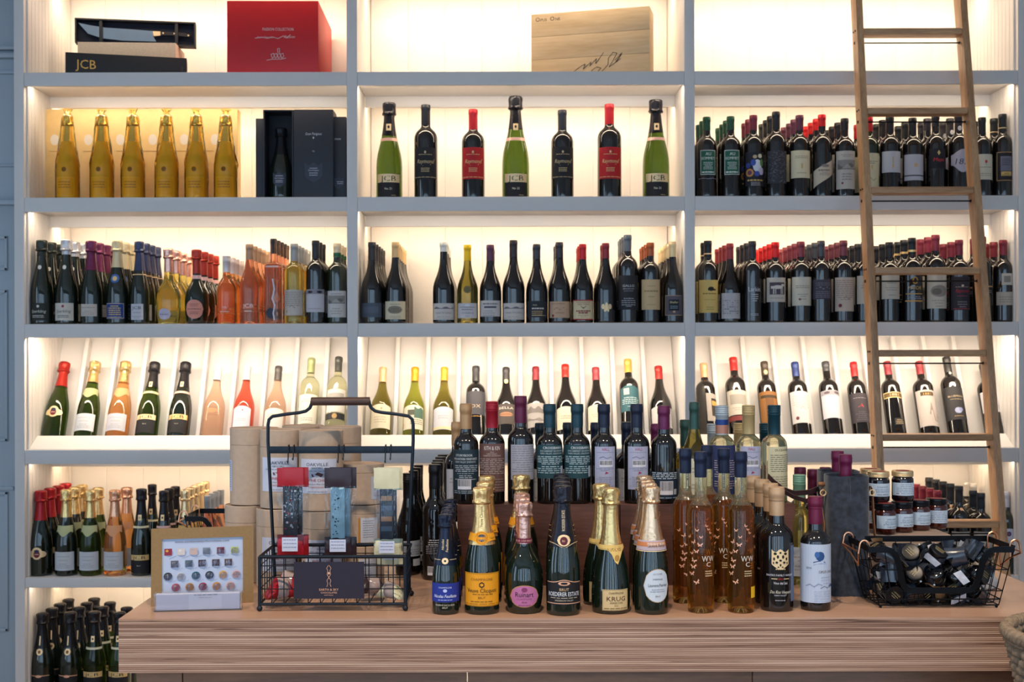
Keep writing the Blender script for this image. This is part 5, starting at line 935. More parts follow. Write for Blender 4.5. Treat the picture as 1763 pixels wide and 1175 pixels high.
low = ([box_(46, 10, 71, '16283c')], [('L', -36, 36, 69, 4, 4, 'c0ccd6', 1.8), ('B', -12, 20, 18, 50), ('L', -36, 36, 14, 1, 3, '9aaab8', 1.6), ('R', 20, 20, 30, 32, 'a9b0ba')])
cr(802, 695.4, 43.5, 'half', 'dark', ('f', 'b08a62', 56), zin, 'tan-capped crate bottle with dark teal back label')
cr(847, 691.5, 44, 'half', 'dark', ('s', '9a1a2c', 59), kith, 'red screw-capped crate bottle with brown label')
cr(896, 682, 45, 'half', 'dark', ('f', '5e1f3c', 60), gry, 'purple-capped crate bottle with grey text label')
cr(946, 696, 44, 'half', 'dark', ('f', '1a3a46', 52), cross, 'teal-labelled crate bottle left of its twin')
cr(993.5, 696, 44, 'half', 'dark', ('f', '1a3a46', 52), cross, 'teal-labelled crate bottle right of its twin')
cr(1039.5, 696, 44, 'half', 'dark', ('f', '1c2338', 52), hall, 'navy-capped crate bottle with lilac label, beside teal labels')
cr(1096, 696, 44, 'half', 'dark', ('f', '1c2338', 52), hall, 'navy-capped crate bottle with lilac label, beside purple cap')
cr(1142.7, 699, 44, 'half', 'dark', ('f', '64204a', 52), low, 'purple-capped crate bottle with low navy label')
cr(1195, 692.7, 46, 'burg', 'olive', ('f', '2c4a42', 60), plain(30, 20, 100, 'c6c0a8'), 'green-capped sloping white wine bottle on the crate')
cr(1242.7, 698.7, 44, 'half', 'white', ('s', 'a9b4bc', 66, '1d3a78', 31, 43, 'b07a66', 43, 62), ([('R', -30, 20, 40, 129, '27305a')], [('R', -40, 20, -28, 129, 'c6bf96'), ('L', -22, 30, 96, 8, 5, 'b0a4a8', 1.6), ('L', -22, 30, 50, 4, 5, 'a89a94', 1.6)]), 'white wine with navy label and blue-striped cap')
cr(1288.6, 698, 44, 'half', 'white', ('s', 'b8a070', 64), hall, 'white wine with gold screw cap and lilac label')
cr(1332.6, 698, 44, 'half', 'white', ('s', '143c48', 66), ([('R', -20, 30, 44, 126, 'c9c2a0')], [('T', 'DUCKHORN', 14, 116, 5, '3a382c', 36), ('L', -14, 40, 108, 9, 4.5, '77735c', 1.4), ('L', -14, 40, 60, 5, 5, '8a866c', 1.2)]), 'white wine with teal screw cap and cream label')
for i, (px, yt, cap, gl) in enumerate(((787, 727, ('f', 'b08a62', 56), 'dark'), (931, 728.7, ('f', '16222a', 52), 'dark'), (979, 728, ('f', '16222a', 52), 'dark'), (1026.6, 728, ('f', '1c2338', 52), 'dark'), (1079.5, 727, ('f', '1c2338', 52), 'dark'), (1130, 730, ('f', '64204a', 52), 'dark'), (1180.5, 723, ('f', '2c4a42', 60), 'olive'), (1228, 730, ('s', 'a9b4bc', 60), 'white'), (1273.5, 729, ('s', 'b8a070', 60), 'white'), (1318, 729, ('s', '143c48', 60), 'white'))):
    cr(px, yt, 42, 'half', gl, cap, plain(28, 40, 120, 'b9b9c0'), 'second-row crate bottle behind the ' + ('dark teal back label', 'first teal label', 'second teal label', 'lilac label by the teal ones', 'lilac label by the purple cap', 'low navy label', 'green-capped white wine', 'blue-striped cap', 'gold screw cap', 'teal screw cap')[i], 1)
# ---- dark bottles between the wire caddy and the crate
tb(748.6, 1000.6, 800, 44, 'half', 'dark', ('f', '17171b', 55), (None, [('L', -14, 20, 92, 3, 5, 'c0c0c8', 2), ('L', -20, 22, 78, 5, 4, '9a9aa4', 1.6), ('B', -16, 12, 14, 32)]), 'black-capped bottle with barcode beside the blue label', [(753, 797), (754.5, 792), (759, 787), (763, 783)], group='dark bottles beside the wire caddy', back_desc='barcode bottle')
tb(702, 992, 815, 43, 'burg', 'dark', ('s', '17171b', 58), ([('R', -8, 44, 40, 80, 'aab0b8')], [('T', 'NES', 26, 66, 5, '4a4c58', 14), ('L', 0, 34, 60, 3, 5, '7a7c88', 1.4), ('R', 14, 22, 38, 38, 'b9bcc4')]), 'black screw-capped bottle behind the caddy post', [(712, 810.5), (717, 805.5), (720.5, 801)], group='dark bottles beside the wire caddy', back_desc='black screw-capped bottle')
# ---- bottles by the felt bags
tb(1376, 1009, 817.6, 43, 'half', 'yellow', ('s', '7aa58c', 50), plain(30, 20, 84, 'b9bcc0'), 'pale yellow wine with mint green screw cap', group='bottles by the felt bags')
for px, yt, d_, lb in ((1377.5, 805, 2.87, 'purple-capped bottle directly behind the mint green cap'), (1400, 808.5, 2.82, 'purple-capped bottle between mint cap and felt bags'), (1421, 805, 2.92, 'rearmost purple-capped bottle beside the felt bags')):
    p = P(px, yt, d_); bottle('half', p.z - TZ, .0275, 'dark', ('f', '5e1f3c', 54), plain(30, 20, 100, 'b4c0d4'), (p.x, d_, TZ), lb, 'bottles by the felt bags', n=32, key=('bag', px))
# ================================================================== things on the counter
def T_(o): return Matrix.Translation(-Vector(o.location))
def loc_mb(o, mb, name, mt, parent=None, **k):
    """build absolute-coordinate geometry as a part of o (o has no rotation)"""
    T = T_(o)
    return mb.build(name, mt, parent or o, T=T, **k)
# ---- chocolate chart in a card frame, with a clear card holder in front
KRAFT = mat('kraft_gold_card', '#8e7149', .7, noise=.08, nscale=150, bump=.1)
A = Vector(((259 - CX) * 2.483 / F, 2.483, TZ)); B = Vector(((435.6 - CX) * 2.525 / F, 2.525, TZ)); W = (B - A).length; yaw = math.atan2(B.y - A.y, B.x - A.x)
fr_ = empty('picture_frame', (A + B) / 2, (-.06, 0, yaw), 'gold-brown card frame showing a chart of chocolates', 'picture frame')
Hf = .156; t = .021; dpt = .014
for pts in (((0, 0), (W, 0), (W - t, t), (t, t)), ((W, 0), (W, Hf), (W - t, Hf - t), (W - t, t)), ((W, Hf), (0, Hf), (t, Hf - t), (W - t, Hf - t)), ((0, Hf), (0, 0), (t, t), (t, Hf - t))):
    m = MB(); p = [(x - W / 2, z) for x, z in pts]
    m.add([(x, 0, z) for x, z in p] + [(x, dpt, z) for x, z in p], [(0, 1, 2, 3), (7, 6, 5, 4)] + [(i, 4 + i, 4 + (i + 1) % 4, (i + 1) % 4) for i in range(4)]); m.build('frame_side', KRAFT, fr_, smooth=0)
m = MB(); m.box(-W / 2 + t - .001, .004, t - .001, W / 2 - t + .001, .008, Hf - t + .001); pic = m.build('chart_sheet', mat('chart_paper', '#b3bed6', .35), fr_, smooth=0)
ch = []
def cz(zx, zy): return ((zx - 115) * .2935 - W * 500, (1030 - zy) * .2985)
cols = [['8a2a3a:d0a040', 'c9c2c0', 'c0a8a0', '7a8a98', '7a2f3c', 'b9c47a'], ['5a565e', '4a6474', '3a2838', '4a3836', '5a4038'], ['2a2c38', 'c4c6cc', '1f5a70', '20343c', 'd9a860', 'd0a8a8'], ['b0485a', 'b07a3a', '9a3a52', 'c98a40', 'd0a49a']]
for zy, xs_, cc in ((668, (228, 315, 400, 487, 583, 677), cols[0]), (750, (272, 368, 457, 550, 635), cols[1]), (832, (227, 312, 415, 507, 598, 688), cols[2]), (908, (280, 373, 462, 555, 648), cols[3])):
    for zx, c in zip(xs_, cc):
        x, y = cz(zx, zy); r = 8.8; c = c.split(':'); ch.append(('E', x + 1.4, y - 1.8, r, r * .85, '8f9abc'))
        if zy < 700 or zy == 750: ch.append(('R', x - r * .85, y - r * .75, x + r * .85, y + r * .8, c[0]))
        else: ch.append(('E', x, y, r, r * .92, c[0]))
        ch.append(('E', x - r * .25, y + r * .3, r * .35, r * .28, (c[1] if len(c) > 1 else 'e0d8d8')))
        ch.append(('K', [(x + 2, y - 13), (x + 16, y - 8)], .6, '7a86a8'))
x, y = cz(455, 606); ch.append(('T', 'www.earthandskychocolates.com', x, y, 4.2, '2f3a58', 108, .3))
flatprint('chart_print', ch, Matrix.Translation((0, .004, 0)), pic)
m = MB(); m.add([(-.03, .014, .11), (.03, .014, .11), (.03, .017, .11), (-.03, .017, .11), (-.03, .060, .003), (.03, .060, .003), (.03, .063, .003), (-.03, .063, .003)], [(0, 3, 2, 1), (4, 5, 6, 7), (0, 1, 5, 4), (1, 2, 6, 5), (2, 3, 7, 6), (3, 0, 4, 7)]); m.build('easel_strut', KRAFT, fr_, smooth=0)
ch_o = empty('card_holder', (P(339.5, 1050, 2.435).x, 2.44, TZ), (0, 0, .11), 'clear acrylic holder of white cards before the chart', 'card holder')
ACR = mat('acrylic', (.96, .97, 1.0), .04, trans=.95, ior=1.3); w_ = .0855; hh = .036
for nm_, q in (('front_wall', (-w_, 0, 0, w_, .002, hh)), ('back_wall', (-w_, .020, 0, w_, .022, hh)), ('end_wall', (-w_, .0022, 0, -w_ + .002, .0198, hh)), ('end_wall', (w_ - .002, .0022, 0, w_, .0198, hh)), ('floor_plate', (-w_ + .0022, .0022, 0, w_ - .0022, .0198, .002))):
    m = MB(); m.box(*q); m.build(nm_, ACR, ch_o, smooth=0)
m = MB(); m.box(-w_ + .004, .004, .0025, w_ - .004, .016, hh - .002); cs = m.build('card_stack', mat('card_white', '#c6c8dc', .6), ch_o, smooth=0)
flatprint('lettering', [('R', -18, 3, 46, 33, 'd3d4e4'), ('L', -8, 40, 32, 1, 4, '5a5c78', 1.2), ('T', 'NAPA VALLEY', 14, 25, 2.2, '5a5c78', 26)], Matrix.Translation((0, .004, 0)), cs)

# ---- wire caddy
WIRE = mat('dark_wire', '#2a3038', .4, .75, noise=.1, nscale=60); YF, YB = 2.437, 2.592
cx0, cx1 = (446 - CX) * YF / F, (697 - CX) * YF / F; zb_, zt_ = .914, 1.008
cd = empty('wire_caddy', ((cx0 + cx1) / 2, (YF + YB) / 2, TZ), label='dark wire caddy with wooden handle holding hanging chocolate packs', cat='caddy')
for z, r in ((zb_, .003), (zt_, .0036)):
    m = MB(); m.tube([(cx0, YF, z), (cx1, YF, z), (cx1, YB, z), (cx0, YB, z)], r, 8, closed=True); loc_mb(cd, m, 'rail', WIRE)
for x in (cx0, cx1):
    m = MB(); m.tube([(x, YF, zb_ - .004), (x, YF, zt_)], .0036, 8); loc_mb(cd, m, 'corner_post', WIRE)
    for y in (YF, YB): m = MB(); m.ball((x, y, TZ + .0058), .0058, 8); loc_mb(cd, m, 'ball_foot', WIRE)
nv = 12
for y in (YF, YB):
    for k in range(1, nv): x = cx0 + (cx1 - cx0) * k / nv; m = MB(); m.tube([(x, y, zb_), (x, y, zt_)], .0011, 5); loc_mb(cd, m, 'wire', WIRE)
    for z in (.944, .967, .990): m = MB(); m.tube([(cx0, y, z), (cx1, y, z)], .0011, 5); loc_mb(cd, m, 'wire', WIRE)
for x in (cx0, cx1):
    for k in range(1, 6): y = YF + (YB - YF) * k / 6; m = MB(); m.tube([(x, y, zb_), (x, y, zt_)], .0011, 5); loc_mb(cd, m, 'wire', WIRE)
    for z in (.944, .967, .990): m = MB(); m.tube([(x, YF, z), (x, YB, z)], .0011, 5); loc_mb(cd, m, 'wire', WIRE)
for k in range(1, nv): x = cx0 + (cx1 - cx0) * k / nv; m = MB(); m.tube([(x, YF, zb_), (x, YB, zb_)], .0011, 5); loc_mb(cd, m, 'wire', WIRE)
DH = YB; HP = [(460.8, 1000), (460.8, 760), (460.8, 732), (462.5, 723), (468.5, 717.6), (490, 714), (515, 711), (526, 708.5), (533, 703), (536, 696), (537, 690.5)]
L_ = [P(a, b, DH) for a, b in HP]; xm_ = (P(460.8, 732, DH).x + P(711, 732, DH).x) / 2
L_ = [Vector((cx0 + .002, YB + .004, zb_))] + [Vector((p.x, YB + .004, p.z)) for p in L_[1:]]
for sgn in (0, 1):
    pts = [Vector((2 * xm_ - p.x, p.y, p.z)) if sgn else p for p in L_]; m = MB(); m.tube(pts, .0036, 10); loc_mb(cd, m, 'handle_post', WIRE)
gz = P(586, 691.5, DH).z; ga = L_[-1].x - .002
m = MB(); m.tube([(ga, YB + .004, gz), (2 * xm_ - ga, YB + .004, gz)], .0088, 20); loc_mb(cd, m, 'wooden_grip', wood('grip_walnut', '3a2620', '5a3d32', 'x', 8.))
zx_ = P(586, 775, DH).z; m = MB(); m.box(L_[1].x, YB + .0015, zx_ - .0075, 2 * xm_ - L_[1].x, YB + .0055, zx_ + .0075); loc_mb(cd, m, 'cross_bar', WIRE, bev=.0008)
hookx = [P(501, 775, DH).x, P(587, 775, DH).x, P(668, 775, DH).x]
for hx_ in hookx:
    for dx_, l in ((-.005, .026), (.006, .020)):
        m = MB(); m.tube([(hx_ + dx_, YB + .0075, zx_ + .002), (hx_ + dx_, YB + .006, zx_ + .0105), (hx_ + dx_, YB - .001, zx_ + .010), (hx_ + dx_, YB - .004, zx_ + .002), (hx_ + dx_, YB - .006, zx_ - l * .6), (hx_ + dx_, YB - .012, zx_ - l), (hx_ + dx_, YB - .020, zx_ - l * .85)], .0014, 6); hk = loc_mb(cd, m, 'hook', WIRE)
# sign on the caddy
sg_ = empty('brand_sign', (P(566.4, 1036, 2.43).x, YF - .0072, .926), label='dark purple sign card with copper emblem on the caddy', cat='sign')
m = MB(); m.box(-.0695, 0, 0, .0695, .003, .0725); m.build('card', mat('sign_card', '#211b2b', .6, noise=.05, nscale=60), sg_, smooth=0)
flatprint('lettering', [('K', [(-4, 24), (-2, 30), (-4, 36), (0, 42), (4, 36), (2, 30), (4, 24)], .8, 'copper'), ('K', [(0, 42), (-3.5, 48), (-2, 56), (-4.5, 60), (-1, 66)], .8, 'copper'), ('K', [(0, 42), (3.5, 48), (2, 56), (4.5, 60), (1, 66)], .8, 'copper'), ('E', 0, 50.5, 2, 2.4, 'copper'), ('T', 'EARTH & SKY', 0, 16, 4.4, 'copper', 38), ('T', 'CHOCOLATES', 0, 10.5, 3.2, 'copper', 32), ('T', 'NAPA VALLEY', 0, 6.5, 1.7, 'copper', 18)], Matrix.Identity(4), sg_)
m = MB(); m.tube([(-.05, .0045, .070), (-.05, .0045, .074), (-.05, .001, .074)], .001, 5); m.build('clip', WIRE, sg_)
# hanging chocolate packs
CLEAR = film('clear_cellophane', (.95, .96, .98), .30, .07, .35, 30)
def pack(cxp, d, yt, ymid, ybt, ybb, wpx, hc, bar, marks, label, rot=0., top=None):
    o = empty('chocolate_pack', P(cxp, ybb, d), (0, 0, rot), label, 'chocolate pack', 'chocolate packs hanging in the wire caddy')
    s_ = d / F; z0 = 0; zb2 = (ybb - ybt) * s_; zm = (ybb - ymid) * s_; zt2 = (ybb - yt) * s_; w2 = wpx / 2 * s_
    CM = mat('wrap_' + hc, hc, .3, noise=.06, nscale=60)
    def pillow(name, za, zb3, wa, dep, mt, ns=8):
        m = MB(); nx = 6
        for sy in (-1, 1):
            vs = []
            for i in range(ns + 1):
                for k in range(nx + 1):
                    u, v = k / nx * 2 - 1, i / ns; e = (1 - u * u) * (.35 + .65 * math.sin(math.pi * v))
                    vs.append((u * wa * (1 + .04 * mnoise.noise(Vector((i * .7, cxp, sy)))), sy * (dep * e + .0006) + .002 * mnoise.noise(Vector((u * 2.2, v * 5, cxp + sy))), za + (zb3 - za) * v))
            fs = [(i * (nx + 1) + k, i * (nx + 1) + k + 1, (i + 1) * (nx + 1) + k + 1, (i + 1) * (nx + 1) + k) for i in range(ns) for k in range(nx)]
            m.add(vs, fs if sy < 0 else [f[::-1] for f in fs])
        return m.build(name, mt, o, smooth=40)
    bh = zm - zb2; m = MB(); m.box(-w2 * .52, -.004, zb2 * .3, w2 * .52, .004, zm + bh * .02); br = m.build('chocolate_bar', mat('choc_' + bar, bar, .35, noise=.15, nscale=70), o, bev=.0015)
    flatprint('topping', [(e_[0], *[q * w2 * 1000 if i_ % 2 == 0 else (zb2 * 1000 + q * bh * 1000) for i_, q in enumerate(e_[1:5])], e_[5]) if e_[0] == 'R' else ('E', e_[1] * w2 * 1000, zb2 * 1000 + e_[2] * bh * 1000, e_[3] * w2 * 1000, e_[4] * w2 * 1000, e_[5]) for e_ in marks], Matrix.Translation((0, -.004, 0)), br)
    pillow('base_wrap', 0, zb2, w2 * .98, .009, CM); m = MB(); m.box(-w2 * .55, -.0125, zb2 * .22, w2 * .62, -.0112, zb2 * .9); st = m.build('sticker', mat('sticker_white', '#c4c8da', .5), o, smooth=0)
    flatprint('lettering', [('L', -w2 * 450, w2 * 520, zb2 * 800, 3, zb2 * 180, '7a809c', 1.2)], Matrix.Translation((0, -.0125, 0)), st)
    pillow('clear_bag', zb2 * .5, zm + .004, w2, .010, CLEAR, 12)
    pillow('header', zm, zt2, w2 * .98, .003, CM, 5)
    return o
sprinkle = [('E', rs2.uniform(-.4, .4), rs2.uniform(.1, .95), rs2.uniform(.03, .12), rs2.uniform(.03, .09), rs2.choice(('d9d2d2', 'd9d2d2', 'a02a34'))) for _ in range(34)]
flecks = [('E', rs2.uniform(-.45, .1), rs2.uniform(.05, .9), rs2.uniform(.03, .07), .05, '2c3c44') for _ in range(22)]
bones = [('R', -.42, y, .42, y + .10, c) for y, c in ((.78, 'd09a70'), (.58, '6c7888'), (.36, 'd0946a'), (.16, '5a6a78'))]
for k, (off, dd, sfx) in enumerate(((0, 2.535, 'foremost'), (9, 2.565, 'behind its twin'))):
    pack(500 + off, dd, 806 - k, 839, 921, 956, 46, 'a01420', '1f1d26', sprinkle, 'red-ended chocolate pack hanging in the caddy, ' + sfx, .0)
    pack(582 + off, dd, 806 - k, 841, 925, 956, 47, '2e1d24', '9fbcc4', flecks, 'brown-ended chocolate pack hanging in the caddy, ' + sfx)
    pack(666 + off * .6, dd, 806 - k, 844, 928, 958 + k * 14, 45, 'cfc9a6', '262a38', bones, 'cream-ended chocolate pack hanging in the caddy, ' + sfx)
# loose packs lying in the caddy
def loose(px, py, d, hc, L, W2, H2, rz, ry, label):
    p = P(px, py, d); o = empty('loose_pack', p, (0, ry, rz), label, 'chocolate pack', 'loose packs lying in the wire caddy')
    CM = mat('wrap_' + hc, hc, .3, noise=.06, nscale=60)
    def wedge(name, xa, xb, ha, hb_, mt):
        m = MB(); n = 6; rings = []
        for i in range(n + 1):
            t_ = i / n; x = xa + (xb - xa) * t_; hh_ = ha + (hb_ - ha) * t_; ww = W2 * (.8 + .2 * math.sin(math.pi * t_))
            rings.append([(x, sx * ww * math.cos(a) if False else ww * math.cos(a), hh_ * (.5 + .5 * math.sin(a)) + .001 * mnoise.noise(Vector((i, a, px)))) for a in [q * math.pi / 5 for q in range(10)] for sx in (1,)])
        vs = [v for r in rings for v in r]; k = 10
        m.add(vs, [(i * k + j, i * k + (j + 1) % k, (i + 1) * k + (j + 1) % k, (i + 1) * k + j) for i in range(n) for j in range(k)] + [tuple(range(k - 1, -1, -1)), tuple(range(n * k, n * k + k))]); m.build(name, mt, o, smooth=45)
    wedge('end_wrap', -L / 2, -L * .15, H2 * .25, H2, CM); wedge('clear_window', -L * .15, L * .22, H2, H2 * .85, mat('cloudy_cellophane', '#b9a6a2', .15, trans=.25, noise=.25, nscale=50)); wedge('end_wrap', L * .22, L / 2, H2 * .85, H2 * .2, CM)
zfl = .9165
def lp(px, d): return CY + (CZ - zfl) * F / d
for i, (px, d, c, L, W2, H2, rz, lb) in enumerate(((483, 2.48, 'a01420', .060, .020, .045, .5, 'red chocolate pack lying nearest the caddy corner'), (497, 2.53, 'a01420', .062, .020, .048, -.3, 'red chocolate pack lying behind the purple sign'), (640, 2.535, '3a2a2c', .064, .020, .036, .3, 'dark chocolate pack lying in the caddy by the sign'), (673, 2.48, 'cfc9a6', .055, .019, .034, -.5, 'cream chocolate pack lying in the caddy corner'))):
    loose(px, lp(px, d), d, c, L, W2, H2, rz, 0, lb)

# ---- cardboard canisters
TAN = mat('canister_card', '#b8a08a', .72, noise=.05, nscale=90, bump=.06)
def canister(cxp, d, z0, h, R, els, label, yaw=0.):
    p = P(cxp, 800, d); o = empty('canister', (p.x, d, z0), (0, 0, yaw), label, 'canister', 'tan cardboard canisters stacked behind the caddy')
    s_ = h * .77; m = MB(); m.lathe([(R - .002, 0), (R, .001), (R, s_), (R - .0012, s_ + .0006), (R - .0012, s_ + .004)], 48); m.build('tube', TAN, o)
    m = MB(); m.lathe([(R - .001, s_ + .0011), (R + .0002, s_ + .0014), (R + .0002, h - .003), (R - .001, h - .0014), (R - .003, h - .0014), (R - .0034, h - .003)], 48); m.build('lid', TAN, o)
    if els:
        def wrap(x, y, off): a = x / 1000 / R; r = R + off + .0002; return Vector((r * math.sin(a), -r * math.cos(a), y / 1000))
        m = MB(); draw(m, els[0], wrap, 0); lo = m.build('label', None, o, smooth=0)
        if len(els) > 1: m = MB(); drawall(m, els[1:], wrap, 2); tag(m.build('lettering', None, lo, smooth=0), kind='stuff')
    return o
ht = .1735; RT_ = .0478
OAKV = [('R', -42, 38, 44, 112, 'c4c8d8'), ('T', 'OAKVILLE', 0, 97, 7, '3a3a44', 48), ('T', 'GROCERY', 0, 91, 3.6, '4a4a54', 26), ('L', -30, 30, 87, 1, 4, '77778a', 1.2), ('P', [(-10, 74), (10, 74), (14, 80), (2, 84), (-4, 79), (-12, 80)], '5a3a3a'), ('T', 'WINE CHIPS', 0, 64, 5.5, 'a04450', 46), ('T', 'Made from Wine Grapes', 0, 57, 3.4, '5a5a66', 44, .3), ('T', 'CHARDONNAY', 0, 50, 3.8, 'b05a60', 36), ('L', -20, 20, 43, 1, 4, '8a8a9a', 1.2)]
side = [('R', -64, 30, -42, 100, 'bcc2d6'), ('L', -60, -46, 96, 12, 5, '77809a', 1.4)]
glass_ = [('R', 14, 12, 44, 62, 'b4b8c8'), ('E', 29, 44, 8, 12, '8a90a4'), ('R', 28, 20, 30, 34, '8a90a4'), ('R', 22, 18, 36, 20, '8a90a4'), ('R', 47, 14, 52, 62, 'b07c30')]
canister(433, 2.79, TZ + ht, ht, RT_, side, 'upper canister at the picture-frame end of the stack')
canister(424, 2.785, TZ, ht, RT_, side, 'lower canister behind the picture frame', .1)
canister(485.6, 2.725, TZ + ht, ht, RT_, OAKV, 'upper canister with brown-lettered white label by caddy post')
canister(479, 2.72, TZ, ht, RT_, OAKV, 'lower canister with white label behind the caddy corner', .25)
canister(553, 2.68, TZ + ht, ht, RT_, OAKV, 'upper canister with white label between hanging packs', -.05)
canister(557, 2.68, TZ, ht, RT_, OAKV, 'lower canister behind the brown-ended packs', .1)
canister(522, 2.876, TZ + ht, ht, RT_, None, 'upper canister at the back of the stack'); canister(520, 2.876, TZ, ht, RT_, None, 'lower canister at the back of the stack')
canister(586, 2.83, TZ + ht, ht, RT_, [('R', 4, 96, 30, 122, 'a9a4a0')], 'upper canister at the back beside the leaning bottles'); canister(588, 2.83, TZ, ht, RT_, None, 'lower canister at the back near the dark bottles')
for k in range(3): canister(625, 2.735, TZ + k * .09, .09, .0465, glass_ if k == 2 else [('R', -6, 8, 34, 62, 'c0c4d0'), ('R', -10, 8, -5, 62, 'b07c30'), ('L', 0, 24, 56, 8, 5, '9096a8', 1.2)], ('bottom', 'middle', 'top')[k] + ' short canister of the stack behind the cream packs', .1 * k)

# ---- grey felt bottle bags with leather handles
FELT = mat('grey_felt', '#2a313d', .95, noise=.5, nscale=75, bump=.7, sheen=.3); LEA = mat('tan_leather', '#8a5c3c', .6, noise=.12, nscale=90); LEAD = mat('brown_leather', '#4a3030', .55, noise=.12, nscale=90)
def feltbag(x, y, w2, d2, h, yaw, label):
    o = empty('felt_bag', (x, y, TZ), (0, 0, yaw), label, 'bottle bag', 'felt bottle bags on the counter')
    def ring(f, z, wob):
        pts = []
        for k in range(24):
            a = 2 * math.pi * k / 24; c, s = math.cos(a), math.sin(a); e = (abs(c) ** 4 + abs(s) ** 4) ** -.25
            px_, py_ = w2 * f * c * e, d2 * f * s * e
            if s < -.1 and abs(c) < .45: py_ += d2 * .20 * (1 - abs(c) / .45) * wob        # the pleat down the front
            pts.append((px_ + .001 * mnoise.noise(Vector((a, z * 9, x * 9))), py_, z))
        return pts
    zs = [0, .012, .05, .10, .15, .20, h - .004, h]; m = MB(); rings = [ring(.97 if z == 0 else 1., z, .6 + .4 * z / h) for z in zs] + [ring(.955, h - .001, 1), ring(.955, h - .03, 1), ring(.95, .008, .6)]
    vs = [p for r in rings for p in r]; n = 24
    m.add(vs, [(i * n + k, i * n + (k + 1) % n, (i + 1) * n + (k + 1) % n, (i + 1) * n + k) for i in range(len(rings) - 1) for k in range(n)] + [tuple(range(n - 1, -1, -1)), tuple(range((len(rings) - 1) * n, len(rings) * n))]); m.build('felt_body', FELT, o, smooth=50)
    m = MB(); m.tube([(-.002 + .0015 * math.sin(z * 40), -d2 * .80 + d2 * .10 * (1 - z / h) , z) for z in [.004 + (h - .008) * i / 14 for i in range(15)]], .0022, 6); m.build('seam', FELT, o, smooth=60)
    return o
def ribbon(mb, pts, wv, th=.0016):
    pts = [Vector(p) for p in pts]; wv = Vector(wv)
    for i in range(len(pts) - 1):
        pass
    vs = []; n = len(pts)
    for i, p in enumerate(pts):
        t_ = (pts[min(i + 1, n - 1)] - pts[max(i - 1, 0)]).normalized(); nn = t_.cross(wv).normalized() * th / 2
        vs += [p - wv / 2 - nn, p + wv / 2 - nn, p + wv / 2 + nn, p - wv / 2 + nn]
    fs = [(i * 4 + a, i * 4 + (a + 1) % 4, (i + 1) * 4 + (a + 1) % 4, (i + 1) * 4 + a) for i in range(n - 1) for a in range(4)] + [(3, 2, 1, 0), ((n - 1) * 4, (n - 1) * 4 + 1, (n - 1) * 4 + 2, (n - 1) * 4 + 3)]
    mb.add(vs, fs)
b1 = feltbag(P(1457.5, 900, 2.605).x, 2.608, .0425, .040, .252, 0, 'dark grey felt bottle bag nearest the wire basket')
b2 = feltbag(P(1442, 900, 2.74).x, 2.735, .0425, .040, .250, 0, 'second grey felt bag standing behind the first')
for bo, s, pts in ((b1, 1, [(.0445, -.004, .215), (.050, -.006, .228), (.053, -.006, .222), (.054, -.006, .205), (.056, -.006, .16), (.060, -.006, .11), (.062, -.006, .075)]), (b1, 1, [(.0445, .004, .215), (.0475, .004, .19), (.0475, .004, .06)]), (b1, -1, [(-.0445, -.006, .212), (-.050, -.008, .224), (-.054, -.008, .215), (-.055, -.008, .19), (-.050, -.010, .15), (-.053, -.010, .11)])):
    m = MB(); ribbon(m, pts, (0, .012, 0)); m.build('leather_strap', LEA, bo)
for s in (-1, 1):
    m = MB(); m.tube([(s * .052 + .006 * math.cos(a), -.012, .215 + .006 * math.sin(a)) for a in [k * math.pi / 6 for k in range(12)]], .0012, 6, closed=True); m.build('strap_ring', pm('pgold'), b1)
X0 = b2.location
def rel(px, py, d): return P(px, py, d) - Vector(X0)
m = MB(); ribbon(m, [rel(1322, 820, 2.60), rel(1334, 832, 2.60), rel(1350, 844, 2.60), rel(1368, 850, 2.605), rel(1392, 848, 2.61), rel(1408, 842, 2.63), (-.047, -.03, .195)], (0, .006, -.011)); m.build('leather_handle', LEAD, b2)
m = MB(); ribbon(m, [rel(1348, 846, 2.585), rel(1366, 856, 2.585), rel(1388, 863, 2.59), rel(1402, 857, 2.615), (-.0465, -.034, .175)], (0, .006, -.009)); m.build('leather_handle', LEAD, b2)
m = MB(); m.tube([rel(1408, 834, 2.62), rel(1420, 834, 2.62)], .0048, 12); m.build('leather_toggle', LEA, b2)
for bo, px, yt, lb in ((b1, 1457.5, 783, 'purple-capped bottle inside the nearer felt bag'), (b2, 1441, 777, 'purple-capped bottle inside the rear felt bag')):
    d = bo.location.y; p = P(px, yt, d); bottle('half', p.z - TZ - .0085, .028, 'dark', ('f', '64163e', 56), None, (bo.location.x, d + .004, TZ + .0085), lb, 'bottles by the felt bags', n=36)

# ---- jars on a wooden riser
RW = wood('riser_wood', '8a7262', 'b39c8a', 'x', 4., .6)
zr_ = P(1560, 921.5, 2.655).z
rs_ = empty('jar_riser', (P(1566, 920, 2.72).x, 2.72, TZ), label='weathered wooden riser block under the jars', cat='riser')
xa, xb = P(1497, 920, 2.655).x - rs_.location.x, P(1637, 920, 2.655).x - rs_.location.x
nb = 3
for k in range(nb): m = MB(); h0, h1 = (zr_ - .012 - TZ) * k / nb, (zr_ - .012 - TZ) * (k + 1) / nb; m.box(xa, -.065, h0 + .0004, xb, -.055, h1 - .0004); m.build('plank', RW, rs_, bev=.001)
for q in ((xa, -.0545, 0, xa + .01, .065, zr_ - .012 - TZ), (xb - .01, -.0545, 0, xb, .065, zr_ - .012 - TZ)): m = MB(); m.box(*q); m.build('end_board', RW, rs_, bev=.001)
for k in range(2): m = MB(); m.box(xa, -.065 + k * .0652, zr_ - .0118 - TZ, xb, -.0002 + k * .0652, zr_ - TZ); m.build('top_plank', RW, rs_, bev=.001)
